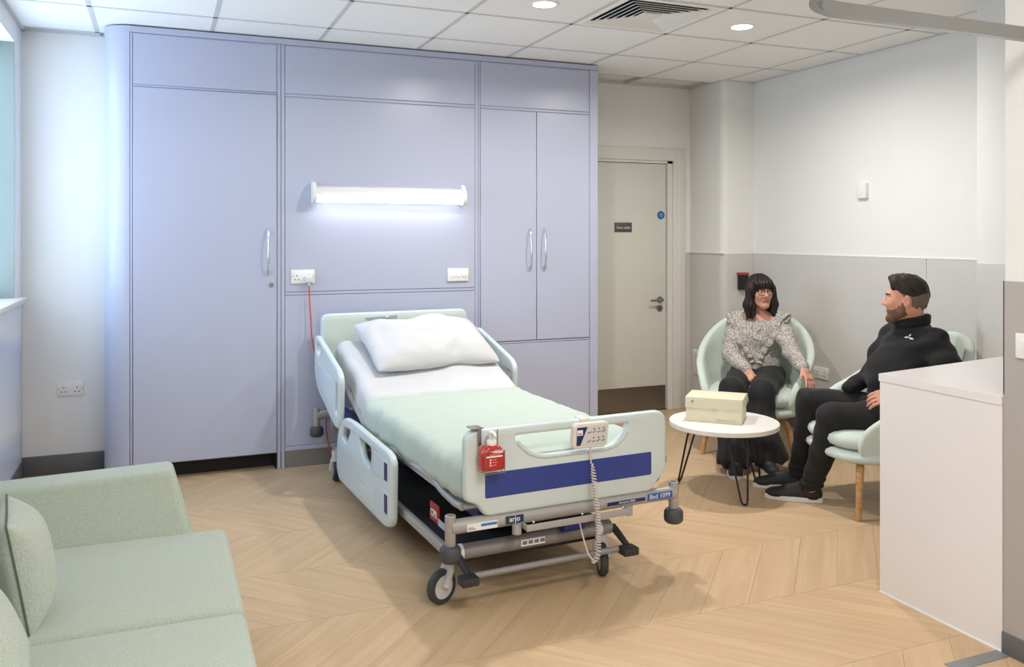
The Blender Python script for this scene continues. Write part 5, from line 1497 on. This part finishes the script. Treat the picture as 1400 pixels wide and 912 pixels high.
# stand collar: open at the throat
S = SDF((NB-.2), (NB+.2), .004)
hd_ = nrm(HM.A[0]*np.array((1, 1, 0)))
lc = np.cross((0, 0, 1), hd_)
prev = None
for a in np.linspace(-2.75, 2.75, 26):
    # a = 0 at the nape
    rr = .070+.010*abs(a)/2.75
    q = NB+(-hd_*math.cos(a)*rr*1.05+lc*math.sin(a)*rr)+up*(-.012+.026*math.cos(a*.5))+fwd*.010
    t = q+up*(.014+.016*math.cos(a*.5))+(-hd_*math.cos(a)+lc*math.sin(a))*.004
    if prev is not None:
        S.cone(prev[0], q, .013, .013, .01); S.cone(prev[1], t, .0105, .0105, .01); S.cone((prev[0]+prev[1])/2, (q+t)/2, .011, .011, .01)
    prev = (q, t)
sdf_obj(S, 'collar', M['black_fleece'], PM_)
S = SDF((NB-.15), (NB+.15), .004)
S.cone(NB-up*.02+fwd*.02, NB+up*.028+fwd*.024, .066, .062, .01); S.plane_cut(NB+up*.034+fwd*.03, up*1.0-fwd*.25); S.cone(NB-up*.03, NB+up*.2+fwd*.03, .0575, .060, .004, 'sub')
sdf_obj(S, 'undershirt', mat('undershirt_white', srgb(198, 200, 212), .8), PM_)
# embroidered logo on the chest
BV = bvh_of(fle)
org = camo.matrix_world.translation if False else Vector((0, 0, CAM_H))
def pix_dir(px, py):
    Fv = Vector((math.sin(YAW), math.cos(YAW), 0)); Rv = Vector((math.cos(YAW), -math.sin(YAW), 0))
    return (Fv+Rv*((px-700)/F_PX)+Vector((0, 0, 1))*((HOR-py)/F_PX)).normalized()
hit, nn, _, _ = BV.ray_cast(org, pix_dir(1243, 461))
if hit is None: hit, nn = Vector(NB+fwd*.13+lft*.08-up*.1), Vector(fwd)
u2 = Vector((0, 0, 1)); s2 = u2.cross(nn).normalized(); u2 = nn.cross(s2).normalized()
lg = MB()
for (x, z, rot, w, h) in ((-.012, -.002, .05, .012, .0045), (.013, -.008, -.25, .013, .005), (.002, .010, 1.0, .009, .004)):
    c = hit+s2*x+u2*z; hh, n3, _, _ = BV.find_nearest(c)
    ax = s2*math.cos(rot)+u2*math.sin(rot); bx2 = nn.cross(ax)
    mtx = Matrix((( *(ax*w), ), ( *(bx2*h), ), ( *(nn*.003), ))).transposed().to_4x4(); mtx.translation = hh-PM_.location
    bmesh.ops.create_uvsphere(lg.bm, u_segments=12, v_segments=8, radius=1.0, matrix=mtx)
lg.build('chest_logo', M['print_white'], PM_, 180)
# jeans
S = SDF((3.05, 3.1, .0), (4.0, 4.05, .66), .005)
S.ell(P0+up*.0, (.175, .140, .12), AX, .04)
S.chain([HpL, (HpL+KL)/2+up*.005, KL, (KL+AL)/2+nrm((.5, -.4, 0))*.012, AL-up*.005], [.100, .088, .074, .066, .056], .02)
S.chain([HpR, (HpR+KR)/2+up*.005, KR, (KR+AR)/2+nrm((.5, -.4, 0))*.012, AR-up*.005], [.100, .088, .074, .066, .058], .02)
S.plane_cut((0, 0, .068), (0, 0, -1)); S.plane_cut(P0+up*.115, (0, 0, 1))
S.ripple(lambda X, Y, Z: (.0022*np.sin(50*Z+30*X-26*Y)+.004*np.exp(-((Z-.10)/.05)**2)*np.sin(160*Z+14*X)).astype(np.float32))
sdf_obj(S, 'jeans', M['black_cloth'], PM_)
shoe(PM_, (3.325, 3.625, 0), (3.09, 3.835, 0), 'shoe', .30); shoe(PM_, (3.43, 3.865, 0), (3.17, 4.01, 0), 'shoe', .30)
